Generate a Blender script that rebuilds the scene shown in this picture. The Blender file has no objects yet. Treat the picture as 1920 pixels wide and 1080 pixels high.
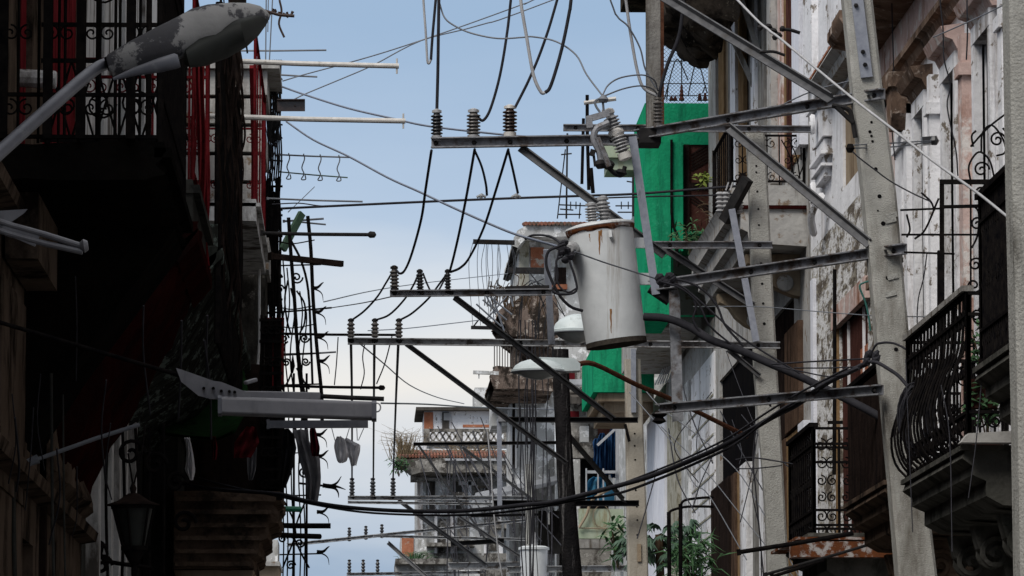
import bpy, bmesh, math, random
from mathutils import Vector, Matrix
random.seed(7)
R = math.radians
sc = bpy.context.scene
C = sc.collection
# ------------------------------------------------------------ camera
F = 9000.0                                  # focal length in pixels of a 1920 wide picture
CAM = Vector((0, 0, 1.7))
PITCH = math.atan(960/F); YAW = math.atan(285/F)
cd = bpy.data.cameras.new("camera"); cam = bpy.data.objects.new("camera", cd); C.objects.link(cam)
cam.location = CAM
cam.rotation_euler = (R(90)+PITCH, 0, -YAW)
cd.sensor_width = 36; cd.lens = F/1920*36; cd.clip_start = .5; cd.clip_end = 2000
sc.camera = cam
# ------------------------------------------------------------ sky and sun
SUN_EL, SUN_ROT = R(48), R(215)
w = bpy.data.worlds.new("World"); sc.world = w; w.use_nodes = True
nt = w.node_tree; N = nt.nodes; L = nt.links; N.clear()
def nd(N, t, **k):
    n = N.new(t)
    for a, b in k.items(): setattr(n, a, b)
    return n
def ramp(n, stops):
    cr = n.color_ramp
    while len(cr.elements) > 1: cr.elements.remove(cr.elements[-1])
    for i, (p, c) in enumerate(stops):
        e = cr.elements[0] if i == 0 else cr.elements.new(p)
        e.position = p; e.color = (c[0], c[1], c[2], 1)
out = nd(N, 'ShaderNodeOutputWorld')
sky = nd(N, 'ShaderNodeTexSky', sky_type='NISHITA', sun_disc=False, sun_elevation=SUN_EL, sun_rotation=SUN_ROT)
tc = nd(N, 'ShaderNodeTexCoord'); sep = nd(N, 'ShaderNodeSeparateXYZ')
L.new(tc.outputs['Generated'], sep.inputs[0])
mp = nd(N, 'ShaderNodeMapping'); mp.inputs['Scale'].default_value = (5, 5, 22)
L.new(tc.outputs['Generated'], mp.inputs[0])
no = nd(N, 'ShaderNodeTexNoise'); no.inputs['Scale'].default_value = 1.3; no.inputs['Detail'].default_value = 5
L.new(mp.outputs[0], no.inputs[0])
ma = nd(N, 'ShaderNodeMath', operation='MULTIPLY_ADD'); ma.inputs[1].default_value = .060; ma.inputs[2].default_value = -.030
L.new(no.outputs['Fac'], ma.inputs[0])
ad = nd(N, 'ShaderNodeMath', operation='ADD'); L.new(sep.outputs['Z'], ad.inputs[0]); L.new(ma.outputs[0], ad.inputs[1])
cr = nd(N, 'ShaderNodeValToRGB')                      # cloud deck over the roofs, colours by height above the horizon
SC = lambda z: z
ramp(cr, [(0, (.25, .37, .55)), (.044, (.27, .39, .57)), (.054, (.52, .60, .72)), (.066, (.74, .76, .80)), (.084, (.92, .88, .83)), (.100, (.86, .85, .84)), (.114, (.68, .74, .82)),
          (.130, (.47, .59, .76)), (.165, (.345, .485, .68)), (.26, (.45, .56, .70)), (.42, (.80, .83, .88)), (1, (1.0, 1.0, 1.02))])
L.new(ad.outputs[0], cr.inputs[0])
sm = nd(N, 'ShaderNodeVectorMath', operation='SCALE'); sm.inputs[3].default_value = .10
L.new(sky.outputs[0], sm.inputs[0])
mx = nd(N, 'ShaderNodeMixRGB'); mx.inputs[0].default_value = .90
L.new(sm.outputs[0], mx.inputs[1]); L.new(cr.outputs[0], mx.inputs[2])
bg = nd(N, 'ShaderNodeBackground'); bg.inputs[1].default_value = 1.0
L.new(mx.outputs[0], bg.inputs[0]); L.new(bg.outputs[0], out.inputs[0])
sl = bpy.data.lights.new("sun", 'SUN'); sl.energy = 2.5; sl.angle = R(26); sl.color = (1, .96, .90)
so = bpy.data.objects.new("sun", sl); C.objects.link(so)
sdir = Vector((math.sin(SUN_ROT)*math.cos(SUN_EL), math.cos(SUN_ROT)*math.cos(SUN_EL), math.sin(SUN_EL)))
so.rotation_euler = sdir.to_track_quat('Z', 'Y').to_euler(); so.location = (-20, -20, 40)
sc.render.engine = 'CYCLES'
sc.view_settings.view_transform = 'Standard'; sc.view_settings.look = 'None'
sc.view_settings.exposure = 0.0; sc.view_settings.gamma = 1
sc.render.resolution_x = 1024; sc.render.resolution_y = 576
# ------------------------------------------------------------ from a measured place in the picture to a place in the street
RM = cam.rotation_euler.to_matrix()
def ray(x, y): return RM @ Vector((x-960, 540-y, -F))
def P(x, y, Y):
    d = ray(x, y); return CAM + d*(Y/d.y)
def PX(x, y, X):
    d = ray(x, y); return CAM + d*(X/d.x)
def YX(x, X): return F*X/(x-675)            # depth at which the plane X shows at column x
def ZY(y, Y): return 1.7 + (1500-y)*Y/F
def S(px, Y): return px*Y/F                  # size of px pixels at depth Y
# ------------------------------------------------------------ materials
MATS = {}
def mat(name, c1, c2=None, sc1=3, rough=.8, metal=0, stain=None, ssc=2, stretch=(1, 1, .25), lo=.52, hi=.60, bump=.0, bsc=40, spec=.5,
        stain2=None, s2sc=6, lo2=.55, hi2=.65, stretch2=(1, 1, 1)):
    m = bpy.data.materials.new(name); m.use_nodes = True; t = m.node_tree; n = t.nodes; l = t.links
    b = n['Principled BSDF']; b.inputs['Roughness'].default_value = rough; b.inputs['Metallic'].default_value = metal
    b.inputs['Specular IOR Level'].default_value = spec if rough < .7 else (min(spec, .10) if rough < .79 else 0)
    g = nd(n, 'ShaderNodeNewGeometry')
    c2 = c2 or c1
    a = nd(n, 'ShaderNodeTexNoise'); a.inputs['Scale'].default_value = sc1; a.inputs['Detail'].default_value = 7; a.inputs['Roughness'].default_value = .65
    l.new(g.outputs['Position'], a.inputs[0])
    r = nd(n, 'ShaderNodeValToRGB'); ramp(r, [(.33, c1), (.67, c2)]); l.new(a.outputs['Fac'], r.inputs[0])
    col = r.outputs[0]
    for (s, scl, st, l0, h0) in ((stain, ssc, stretch, lo, hi), (stain2, s2sc, stretch2, lo2, hi2)):
        if not s: continue
        mp = nd(n, 'ShaderNodeMapping'); mp.inputs['Scale'].default_value = st; mp.inputs['Location'].default_value = (scl, 3.1, 1.7)
        l.new(g.outputs['Position'], mp.inputs[0])
        q = nd(n, 'ShaderNodeTexNoise'); q.inputs['Scale'].default_value = scl; q.inputs['Detail'].default_value = 9; q.inputs['Roughness'].default_value = .7
        l.new(mp.outputs[0], q.inputs[0])
        rr = nd(n, 'ShaderNodeValToRGB'); ramp(rr, [(l0, (0, 0, 0)), (h0, (1, 1, 1))]); l.new(q.outputs['Fac'], rr.inputs[0])
        x = nd(n, 'ShaderNodeMixRGB'); l.new(rr.outputs[0], x.inputs[0]); l.new(col, x.inputs[1]); x.inputs[2].default_value = (*s, 1)
        col = x.outputs[0]
    l.new(col, b.inputs['Base Color'])
    if bump:
        q = nd(n, 'ShaderNodeTexNoise'); q.inputs['Scale'].default_value = bsc; q.inputs['Detail'].default_value = 5
        l.new(g.outputs['Position'], q.inputs[0])
        u = nd(n, 'ShaderNodeBump'); u.inputs['Strength'].default_value = bump; u.inputs['Distance'].default_value = .02
        l.new(q.outputs['Fac'], u.inputs['Height']); l.new(u.outputs[0], b.inputs['Normal'])
    MATS[name] = m; return m
mat('asphalt', (.045, .045, .047), (.06, .06, .06), 8, .9, bump=.4)
mat('pavement', (.20, .19, .18), (.28, .27, .25), 3, .9, bump=.4)
mat('concrete', (.29, .285, .265), (.38, .375, .35), 9, .95, stain=(.10, .095, .085), ssc=3.2, lo=.58, hi=.72, bump=.6, bsc=60, stain2=(.16, .145, .12), s2sc=25, lo2=.60, hi2=.70)
mat('pole_concrete', (.30, .295, .27), (.44, .43, .40), 5, .95, stain=(.13, .115, .095), ssc=2.6, lo=.50, hi=.66, bump=.5, bsc=90, stain2=(.13, .12, .10), s2sc=40, lo2=.62, hi2=.70)
mat('far_pole_concrete', (.33, .30, .25), (.42, .385, .33), 4, .95, stain=(.20, .16, .12), ssc=2.5, lo=.55, hi=.7, bump=.4)
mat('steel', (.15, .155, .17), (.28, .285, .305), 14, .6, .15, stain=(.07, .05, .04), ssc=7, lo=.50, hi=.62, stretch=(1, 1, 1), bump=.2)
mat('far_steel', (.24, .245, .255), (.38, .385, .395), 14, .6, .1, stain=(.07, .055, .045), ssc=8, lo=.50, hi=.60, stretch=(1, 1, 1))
mat('dark_steel', (.010, .010, .011), (.030, .028, .028), 12, .75, .0, stain=(.06, .035, .02), ssc=9, lo=.6, hi=.7, stretch=(1, 1, 1))
mat('strap_steel', (.22, .235, .285), (.31, .33, .38), 20, .5, .2, stain=(.12, .12, .13), ssc=8, lo=.6, hi=.7)
mat('pipe_white', (.45, .43, .40), (.62, .60, .57), 10, .5, .1, stain=(.14, .11, .08), ssc=9, lo=.6, hi=.7, stretch=(1, 1, 1))
mat('rust_pipe', (.06, .028, .018), (.12, .055, .035), 20, .8, bump=.2)
mat('iron', (.004, .004, .005), (.014, .012, .011), 14, .85, 0)
mat('brace_steel', (.045, .045, .05), (.10, .10, .105), 12, .6, .2, stain=(.05, .045, .04), ssc=7, lo=.55, hi=.68, stretch=(1, 1, 1))
mat('rubber', (.018, .018, .022), (.035, .034, .04), 8, .75, spec=.25)
mat('wire_grey', (.11, .12, .14), (.16, .17, .19), 8, .55)
mat('wire_light', (.30, .30, .31), (.42, .42, .43), 8, .5)
mat('wire_blue', (.10, .12, .17), (.15, .17, .22), 8, .5)
mat('porcelain_brown', (.030, .018, .014), (.05, .03, .024), 20, .25)
mat('porcelain_dark', (.02, .02, .022), (.04, .04, .042), 20, .3)
mat('porcelain_grey', (.24, .24, .245), (.36, .36, .365), 25, .3, stain=(.10, .09, .08), ssc=20, lo=.6, hi=.7)
mat('porcelain_taupe', (.09, .08, .075), (.14, .13, .12), 25, .35)
mat('tank_paint', (.52, .54, .55), (.64, .66, .67), 3.5, .5, .0, stain=(.26, .22, .18), ssc=9, lo=.56, hi=.74, stretch=(1, 1, .06), bump=.25, bsc=7, stain2=(.16, .10, .06), s2sc=45, lo2=.66, hi2=.72)
mat('rust', (.16, .055, .022), (.09, .035, .018), 18, .85, stain=(.38, .36, .35), ssc=9, lo=.5, hi=.6, stretch=(1, 1, 1))
mat('rust_run', (.20, .085, .025), (.30, .17, .08), 40, .8)
mat('tank_grime', (.035, .03, .027), (.07, .06, .05), 30, .9)
mat('lamp_enamel', (.50, .57, .58), (.62, .68, .69), 6, .45, stain=(.20, .21, .20), ssc=5, lo=.58, hi=.7)
mat('lamp_lens', (.30, .32, .32), (.40, .42, .41), 9, .2)
mat('lamp_paint', (.22, .22, .22), (.27, .27, .27), 5, .7, stain=(.06, .06, .066), ssc=3.0, lo=.49, hi=.515, stretch=(1, 1, 1), bump=.15)
mat('lamp_alu', (.08, .083, .10), (.125, .13, .15), 7, .5, .3, stain=(.13, .135, .15), ssc=14, lo=.58, hi=.66, stretch=(1, 1, 1))
mat('fixture_grey', (.12, .12, .135), (.19, .19, .205), 5, .5, .1, stain=(.08, .08, .085), ssc=6, lo=.56, hi=.7)
mat('black_glass', (.010, .012, .011), (.02, .022, .02), 9, .6, spec=.2)
mat('ruin', (.03, .025, .02), (.075, .06, .048), 3, .95, stain=(.012, .010, .009), ssc=2.5, lo=.45, hi=.58, stretch=(1, 1, 1), bump=1, bsc=12, stain2=(.26, .22, .17), s2sc=9, lo2=.62, hi2=.67)
mat('corbel_stone', (.055, .055, .048), (.11, .105, .095), 3, .95, stain=(.04, .04, .035), ssc=3, lo=.5, hi=.62, stretch=(1, 1, .6), bump=.9, bsc=16)
mat('brown_stone', (.075, .052, .038), (.13, .095, .072), 3, .95, stain=(.03, .024, .02), ssc=3, lo=.5, hi=.62, stretch=(1, 1, 1), bump=.9, bsc=16)
mat('plaster_white', (.66, .655, .67), (.80, .795, .81), 2.2, .9, stain=(.22, .19, .17), ssc=2.6, lo=.52, hi=.66, stretch=(1, .5, .14), bump=.5, bsc=18, stain2=(.20, .17, .14), s2sc=9, lo2=.585, hi2=.62, stretch2=(1, .2, .6))
mat('plaster_peeling', (.60, .59, .585), (.70, .69, .68), 2, .95, stain=(.13, .11, .09), ssc=5.0, lo=.50, hi=.54, stretch=(1, .22, .8), bump=1, bsc=24, stain2=(.30, .27, .22), s2sc=12, lo2=.52, hi2=.57, stretch2=(1, .25, 1))
mat('plaster_pink', (.46, .32, .28), (.60, .46, .42), 2.4, .9, stain=(.22, .10, .06), ssc=2.2, lo=.5, hi=.66, stretch=(1, 1, .3), bump=.5, bsc=20, stain2=(.62, .58, .55), s2sc=4, lo2=.52, hi2=.6)
mat('plaster_brown', (.13, .085, .062), (.24, .17, .13), 2.2, .95, stain=(.05, .035, .028), ssc=2.6, lo=.5, hi=.66, stretch=(1, 1, .5), bump=.7, bsc=14, stain2=(.40, .33, .28), s2sc=5, lo2=.56, hi2=.64)
mat('plaster_grey', (.30, .29, .28), (.42, .41, .39), 2.5, .95, stain=(.09, .08, .07), ssc=1.8, lo=.54, hi=.68, stretch=(1, 1, .18), bump=.5, bsc=18, stain2=(.20, .15, .11), s2sc=6, lo2=.56, hi2=.62)
mat('plaster_tan', (.26, .20, .14), (.36, .29, .21), 2.5, .95, stain=(.12, .08, .05), ssc=2.5, lo=.5, hi=.68, stretch=(1, 1, .12), bump=.4, bsc=20)
mat('plaster_lilac', (.62, .63, .69), (.74, .75, .80), 3, .8, stain=(.30, .29, .30), ssc=3, lo=.56, hi=.68, stretch=(1, 1, .1), bump=.3)
mat('plaster_mottled', (.30, .29, .24), (.42, .40, .34), 4, .9, stain=(.16, .14, .09), ssc=6, lo=.5, hi=.6, stretch=(1, 1, .7), bump=.6, bsc=24)
mat('plaster_grime', (.035, .032, .028), (.085, .08, .07), 2.6, .95, stain=(.016, .015, .014), ssc=2.3, lo=.46, hi=.62, stretch=(1, 1, .5), bump=.9, bsc=11, stain2=(.15, .14, .125), s2sc=6, lo2=.60, hi2=.66)
mat('left_wall_brown', (.065, .048, .036), (.12, .09, .07), 1.6, .95, stain=(.015, .012, .010), ssc=1.4, lo=.48, hi=.6, stretch=(1, 1, .7), bump=.6, bsc=12)  # left-side materials are darkened: the shade there is put into the colour
mat('left_wall_grey', (0.0270, 0.0276, 0.0258), (0.0540, 0.0540, 0.0492), 2, .95, stain=(.02, .02, .02), ssc=2, lo=.5, hi=.62, stretch=(1, 1, .4), bump=.8, bsc=14)  # very dark, with the left side's shade worked into the colour
mat('left_wall_pale', (.42, .42, .41), (.56, .56, .56), 2, .95, stain=(.10, .09, .08), ssc=2, lo=.5, hi=.62, stretch=(1, 1, .3), bump=.6, bsc=14)
mat('soffit_shade_black', (.004, .004, .004), (.009, .008, .007), 3, .95, bump=.8, bsc=14)  # near-black colour stands in for deep shade on the left
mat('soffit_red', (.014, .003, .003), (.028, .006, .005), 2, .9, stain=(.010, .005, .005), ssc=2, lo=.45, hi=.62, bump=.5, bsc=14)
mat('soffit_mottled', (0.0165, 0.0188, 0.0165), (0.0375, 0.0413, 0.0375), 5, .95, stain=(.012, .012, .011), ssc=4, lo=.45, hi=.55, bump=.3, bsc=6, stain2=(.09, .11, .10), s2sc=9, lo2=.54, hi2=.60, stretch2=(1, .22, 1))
mat('red_paint', (.075, .007, .009), (.12, .014, .017), 6, .85, stain=(.035, .006, .006), ssc=6, lo=.5, hi=.62, bump=.3)
mat('red_door', (.10, .010, .013), (.15, .02, .024), 3, .85, stain=(.03, .006, .006), ssc=4, lo=.5, hi=.64)
mat('green_paint', (.012, .25, .12), (.020, .32, .155), 3.2, .8, stain=(.012, .14, .075), ssc=3.0, lo=.50, hi=.68, stretch=(1.6, 1, .25), bump=.5, bsc=20, stain2=(.05, .36, .21), s2sc=7, lo2=.58, hi2=.70)
mat('green_awning', (.008, .026, .009), (.014, .036, .013), 6, .9, stain=(.008, .010, .006), ssc=5, lo=.52, hi=.64)
mat('green_tube', (.01, .16, .09), (.015, .22, .12), 6, .5)
mat('teal', (.01, .09, .075), (.02, .12, .10), 6, .6)
mat('pale_green', (.30, .36, .26), (.42, .46, .36), 3, .8, stain=(.24, .17, .08), ssc=3, lo=.56, hi=.7)
mat('wood_brown', (.06, .038, .026), (.11, .07, .05), 6, .8, stain=(.03, .02, .016), ssc=5, lo=.5, hi=.62, stretch=(1, 1, .1), bump=.4)
mat('wood_ochre', (.19, .115, .055), (.30, .20, .11), 6, .8, stain=(.10, .06, .035), ssc=6, lo=.5, hi=.65, stretch=(1, 1, .08), bump=.4)
mat('wood_dark', (0.0132, 0.0096, 0.0084), (0.0300, 0.0210, 0.0180), 6, .8, stain=(.01, .008, .008), ssc=6, lo=.5, hi=.62, stretch=(1, 1, .1), bump=.4)
mat('wood_maroon', (.055, .022, .018), (.095, .042, .034), 5, .8, stain=(.03, .016, .014), ssc=5, lo=.5, hi=.64, bump=.4)
mat('wood_grey', (.17, .16, .15), (.30, .29, .27), 6, .85, stain=(.08, .065, .05), ssc=7, lo=.5, hi=.62, stretch=(1, 1, .07), bump=.4)
mat('wood_pole', (.009, .009, .010), (.024, .022, .023), 4, .85, stain=(.11, .105, .105), ssc=12, lo=.57, hi=.64, stretch=(1, 1, .06), bump=.8)
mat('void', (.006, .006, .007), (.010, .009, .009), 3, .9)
mat('tile_red', (.20, .075, .05), (.32, .15, .11), 5, .9, stain=(.10, .085, .07), ssc=5, lo=.46, hi=.56, stretch=(1, 1, 1), bump=.5)
mat('brick', (.28, .10, .055), (.40, .17, .10), 6, .95, stain=(.42, .38, .33), ssc=5, lo=.56, hi=.62, stretch=(1, 1, 1), bump=.6)
mat('far_wall', (.36, .36, .355), (.52, .52, .51), 1.2, .95, stain=(.24, .23, .21), ssc=2.2, lo=.50, hi=.60, stretch=(1, 1, .35), bump=.4, stain2=(.72, .72, .72), s2sc=3.6, lo2=.54, hi2=.58)  # stain paled so the colour carries some distance haze
mat('far_grime_hazed', (.17, .16, .145), (.29, .275, .25), 3, .95, stain=(.07, .063, .056), ssc=3, lo=.48, hi=.56, stretch=(1, 1, .7), bump=.6, stain2=(.36, .34, .31), s2sc=5, lo2=.56, hi2=.62)  # grimy plaster, lightened to put distance haze into its colour
mat('far_brown', (.10, .072, .058), (.20, .155, .13), 3, .95, stain=(.03, .024, .02), ssc=3.4, lo=.46, hi=.56, stretch=(1, 1, .6), bump=.6, stain2=(.34, .29, .25), s2sc=7, lo2=.57, hi2=.62)
mat('far_dark', (.05, .045, .04), (.10, .09, .08), 2, .95, stain=(.025, .022, .02), ssc=2, lo=.5, hi=.6)
mat('awning_white', (.55, .56, .58), (.68, .69, .71), 4, .7)
mat('cloth_white', (.78, .78, .80), (.88, .88, .90), 6, .9)
mat('cloth_black', (.012, .012, .014), (.02, .02, .02), 6, .9)
mat('cloth_maroon', (.05, .008, .014), (.08, .012, .02), 6, .9)
mat('cloth_grey', (.22, .22, .24), (.33, .33, .35), 9, .9)
mat('cloth_red', (.10, .010, .014), (.07, .010, .012), 9, .9)
mat('blue_cloth', (.018, .06, .16), (.05, .13, .28), 7, .85)
mat('blue_light', (.05, .20, .34), (.09, .28, .42), 7, .8)
mat('leaf', (.035, .085, .035), (.07, .14, .065), 9, .7)
mat('leaf_pale', (.030, .070, .042), (.06, .115, .07), 9, .6)
mat('leaf_yellow', (.13, .18, .03), (.20, .24, .06), 9, .7)
mat('grass_dry', (.16, .12, .07), (.26, .20, .13), 9, .9)
mat('stem', (.05, .035, .022), (.09, .06, .04), 9, .9)
mat('white_plastic', (.48, .50, .51), (.60, .62, .63), 5, .5)
M = MATS
for nm in ('cloth_white', 'cloth_grey', 'awning_white', 'blue_light', 'blue_cloth'):     # thin cloth lets light through
    t = M[nm].node_tree; b = t.nodes['Principled BSDF']; tr_ = t.nodes.new('ShaderNodeBsdfTranslucent'); mxs = t.nodes.new('ShaderNodeMixShader'); mxs.inputs[0].default_value = .55
    t.links.new(b.inputs['Base Color'].links[0].from_socket, tr_.inputs[0]); o_ = t.nodes['Material Output']
    t.links.new(b.outputs[0], mxs.inputs[1]); t.links.new(tr_.outputs[0], mxs.inputs[2]); t.links.new(mxs.outputs[0], o_.inputs[0])
# ------------------------------------------------------------ mesh builder
def catmull(pts, n=6):
    if len(pts) < 3: return list(pts)
    o = []
    q = [pts[0]*2-pts[1]] + list(pts) + [pts[-1]*2-pts[-2]]
    for i in range(1, len(q)-2):
        a, b, c, d = q[i-1], q[i], q[i+1], q[i+2]
        for k in range(n):
            t = k/n
            o.append(.5*((2*b)+(c-a)*t+(2*a-5*b+4*c-d)*t*t+(3*b-a-3*c+d)*t**3))
    o.append(pts[-1]); return o
class MB:
    def __init__(s): s.v = []; s.f = []
    def add(s, vs, fs):
        k = len(s.v); s.v += [Vector(v) for v in vs]; s.f += [tuple(i+k for i in f) for f in fs]; return s
    def box(s, x0, x1, y0, y1, z0, z1):
        x0, x1 = min(x0, x1), max(x0, x1); y0, y1 = min(y0, y1), max(y0, y1); z0, z1 = min(z0, z1), max(z0, z1)
        return s.add([(x0,y0,z0),(x1,y0,z0),(x1,y1,z0),(x0,y1,z0),(x0,y0,z1),(x1,y0,z1),(x1,y1,z1),(x0,y1,z1)],
                     [(3,2,1,0),(4,5,6,7),(0,1,5,4),(1,2,6,5),(2,3,7,6),(3,0,4,7)])
    def frame(s, p0, p1, up=Vector((0, 0, 1))):
        d = (p1-p0).normalized(); a = d.cross(up)
        if a.length < 1e-4: a = d.cross(Vector((0, 1, 0)))
        a.normalize(); return d, a, a.cross(d).normalized()
    def sweep(s, p0, p1, prof, up=Vector((0, 0, 1)), sc1=1.0):
        p0, p1 = Vector(p0), Vector(p1); d, a, u = s.frame(p0, p1, up); n = len(prof)
        vs = [p0+a*x+u*z for x, z in prof]+[p1+a*x*sc1+u*z*sc1 for x, z in prof]
        fs = [(i, (i+1) % n, n+(i+1) % n, n+i) for i in range(n)]+[tuple(range(n))[::-1], tuple(range(n, 2*n))]
        return s.add(vs, fs)
    def beam(s, p0, p1, w, h=None, sc1=1.0, up=Vector((0, 0, 1))):
        h = h or w; return s.sweep(p0, p1, [(-w/2, -h/2), (w/2, -h/2), (w/2, h/2), (-w/2, h/2)], up, sc1)
    def channel(s, p0, p1, h, w, t):            # rolled channel, web at one side, flanges behind
        return s.sweep(p0, p1, [(0, -h/2), (w, -h/2), (w, -h/2+t), (t, -h/2+t), (t, h/2-t), (w, h/2-t), (w, h/2), (0, h/2)])
    def angle(s, p0, p1, h, w, t):
        return s.sweep(p0, p1, [(0, -h/2), (t, -h/2), (t, h/2-t), (w, h/2-t), (w, h/2), (0, h/2)])
    def tube(s, pts, r, n=6, cap=True, r1=None):
        pts = [Vector(p) for p in pts]; k0 = len(s.v); m = len(pts); prev = None
        for i, p in enumerate(pts):
            d = (pts[min(i+1, m-1)]-pts[max(i-1, 0)])
            d = d.normalized() if d.length > 1e-9 else Vector((0, 0, 1))
            if prev is None:
                a = d.cross(Vector((0, 0, 1)))
                if a.length < .05: a = d.cross(Vector((0, 1, 0)))
            else: a = prev-d*prev.dot(d)
            a.normalize(); prev = a; b = d.cross(a)
            rr = r if r1 is None else r+(r1-r)*i/(m-1)
            for j in range(n):
                t = 2*math.pi*j/n; s.v.append(p+a*math.cos(t)*rr+b*math.sin(t)*rr)
        for i in range(m-1):
            for j in range(n):
                s.f.append((k0+i*n+j, k0+i*n+(j+1) % n, k0+(i+1)*n+(j+1) % n, k0+(i+1)*n+j))
        if cap: s.f.append(tuple(k0+j for j in range(n))[::-1]); s.f.append(tuple(k0+(m-1)*n+j for j in range(n)))
        return s
    def lathe(s, p0, p1, prof, n=16):           # prof: (t along axis 0..1, radius)
        p0, p1 = Vector(p0), Vector(p1); d, a, u = s.frame(p0, p1); k0 = len(s.v)
        for t, r in prof:
            c = p0.lerp(p1, t)
            for j in range(n):
                th = 2*math.pi*j/n; s.v.append(c+a*math.cos(th)*r+u*math.sin(th)*r)
        m = len(prof)
        for i in range(m-1):
            for j in range(n): s.f.append((k0+i*n+j, k0+i*n+(j+1) % n, k0+(i+1)*n+(j+1) % n, k0+(i+1)*n+j))
        s.f.append(tuple(k0+j for j in range(n))[::-1]); s.f.append(tuple(k0+(m-1)*n+j for j in range(n))); return s
    def prismY(s, prof, y0, y1):                # profile in XZ run along the street
        n = len(prof); vs = [(x, y0, z) for x, z in prof]+[(x, y1, z) for x, z in prof]
        return s.add(vs, [(i, (i+1) % n, n+(i+1) % n, n+i) for i in range(n)]+[tuple(range(n)), tuple(range(n, 2*n))[::-1]])
    def prismX(s, prof, x0, x1):                # profile in YZ
        n = len(prof); vs = [(x0, y, z) for y, z in prof]+[(x1, y, z) for y, z in prof]
        return s.add(vs, [(i, (i+1) % n, n+(i+1) % n, n+i) for i in range(n)]+[tuple(range(n)), tuple(range(n, 2*n))[::-1]])
    def spiral(s, c, r0, turns, ax, up, rad, start=0., n=22, sgn=1):
        pts = []
        for i in range(n+1):
            t = i/n; a = start+sgn*turns*2*math.pi*t; rr = r0*(1-.86*t)
            pts.append(c+ax*math.cos(a)*rr+up*math.sin(a)*rr)
        s.tube(pts, rad, 5); return s
    def leaf(s, p, d, l, wd, droop=.3):
        d = d.normalized(); a = d.cross(Vector((0, 0, 1)))
        if a.length < .05: a = Vector((1, 0, 0))
        a.normalize(); q = p+d*l*.5; e = p+d*l-Vector((0, 0, l*droop))
        th = Vector((0, 0, .004))
        return s.add([p, q+a*wd/2-th*3, e, q-a*wd/2-th*3, q+th], [(0, 1, 4), (1, 2, 4), (2, 3, 4), (3, 0, 4)])
SPLIT = {'bolts': 'bolt', 'bolt_holes': 'bolt_hole', 'spool_insulators': 'spool_insulator', 'tie_wires': 'tie_wire', 'finials': 'finial', 'clamps': 'clamp',
         'end_caps': 'end_cap', 'scrolls': 'scroll', 'scroll': 'scroll', 'upright_bars': 'upright_bar', 'bent_bars': 'bent_bar', 'stay_wires': 'stay_wire', 'curved_bars': 'curved_bar',
         'strut': 'strut', 'joint_plates': 'joint_plate', 'clamp_bolts': 'clamp_bolt', 'window_strip': 'window_strip', 'frame_bars': 'frame_bar', 'awning_post': 'awning_post',
         'hanger': 'hanger', 'fuse_clips': 'fuse_clip', 'mounting_bracket': 'mounting_bracket', 'mast': 'mast', 'packing': 'packing_piece', 'slab_edge': 'slab_edge', 'fence_rails': 'fence_rail',
         'balcony_rails': 'balcony_rail', 'broken_edge': 'chipped_edge', 'terminal': 'terminal', 'rust_run': 'rust_run'}
def pieces(mb):
    p = list(range(len(mb.v)))
    def f(i):
        while p[i] != i: p[i] = p[p[i]]; i = p[i]
        return i
    for fc_ in mb.f:
        a = f(fc_[0])
        for q in fc_[1:]: p[f(q)] = a
    g = {}
    for fc_ in mb.f: g.setdefault(f(fc_[0]), []).append(fc_)
    out = []
    for fs in g.values():
        ids = sorted({i for q in fs for i in q}); mp_ = {i: k for k, i in enumerate(ids)}
        n_ = MB(); n_.v = [mb.v[i] for i in ids]; n_.f = [tuple(mp_[i] for i in q) for q in fs]; out.append(n_)
    return out
def build(mb, name, m, parent=None, **kw):
    if name in SPLIT and parent is not None:
        o = None
        for q in pieces(mb): o = build1(q, SPLIT[name], m, parent, **kw)
        return o
    return build1(mb, name, m, parent, **kw)
def build1(mb, name, m, parent=None, label=None, cat=None, group=None, kind=None, bevel=0, ang=35, sub=0):
    me = bpy.data.meshes.new(name)
    if parent is not None: org = Vector(parent.get('_o', (0, 0, 0)))
    else:
        xs = [v.x for v in mb.v]; ys = [v.y for v in mb.v]; zs = [v.z for v in mb.v]
        org = Vector(((min(xs)+max(xs))/2, (min(ys)+max(ys))/2, min(zs)))
    me.from_pydata([v-org for v in mb.v], [], mb.f); me.update()
    bm = bmesh.new(); bm.from_mesh(me); bmesh.ops.recalc_face_normals(bm, faces=bm.faces); bm.to_mesh(me); bm.free()
    me.polygons.foreach_set('use_smooth', [True]*len(me.polygons)); me.set_sharp_from_angle(angle=R(ang))
    me.materials.append(M[m] if isinstance(m, str) else m)
    o = bpy.data.objects.new(name, me); C.objects.link(o)
    if parent is not None: o.parent = parent; o['_o'] = list(org)
    else: o.location = org; o['_o'] = list(org)
    if label: o['label'] = label
    if cat: o['category'] = cat
    if group: o['group'] = group
    if kind: o['kind'] = kind
    if bevel:
        b = o.modifiers.new('bevel', 'BEVEL'); b.width = bevel; b.segments = 2; b.limit_method = 'ANGLE'
    return o
def thing(name, label, cat, loc, group=None):
    o = bpy.data.objects.new(name, None); C.objects.link(o); o.location = loc; o['_o'] = list(loc)
    o.empty_display_size = .2
    o['label'] = label; o['category'] = cat
    if group: o['group'] = group
    return o
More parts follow.
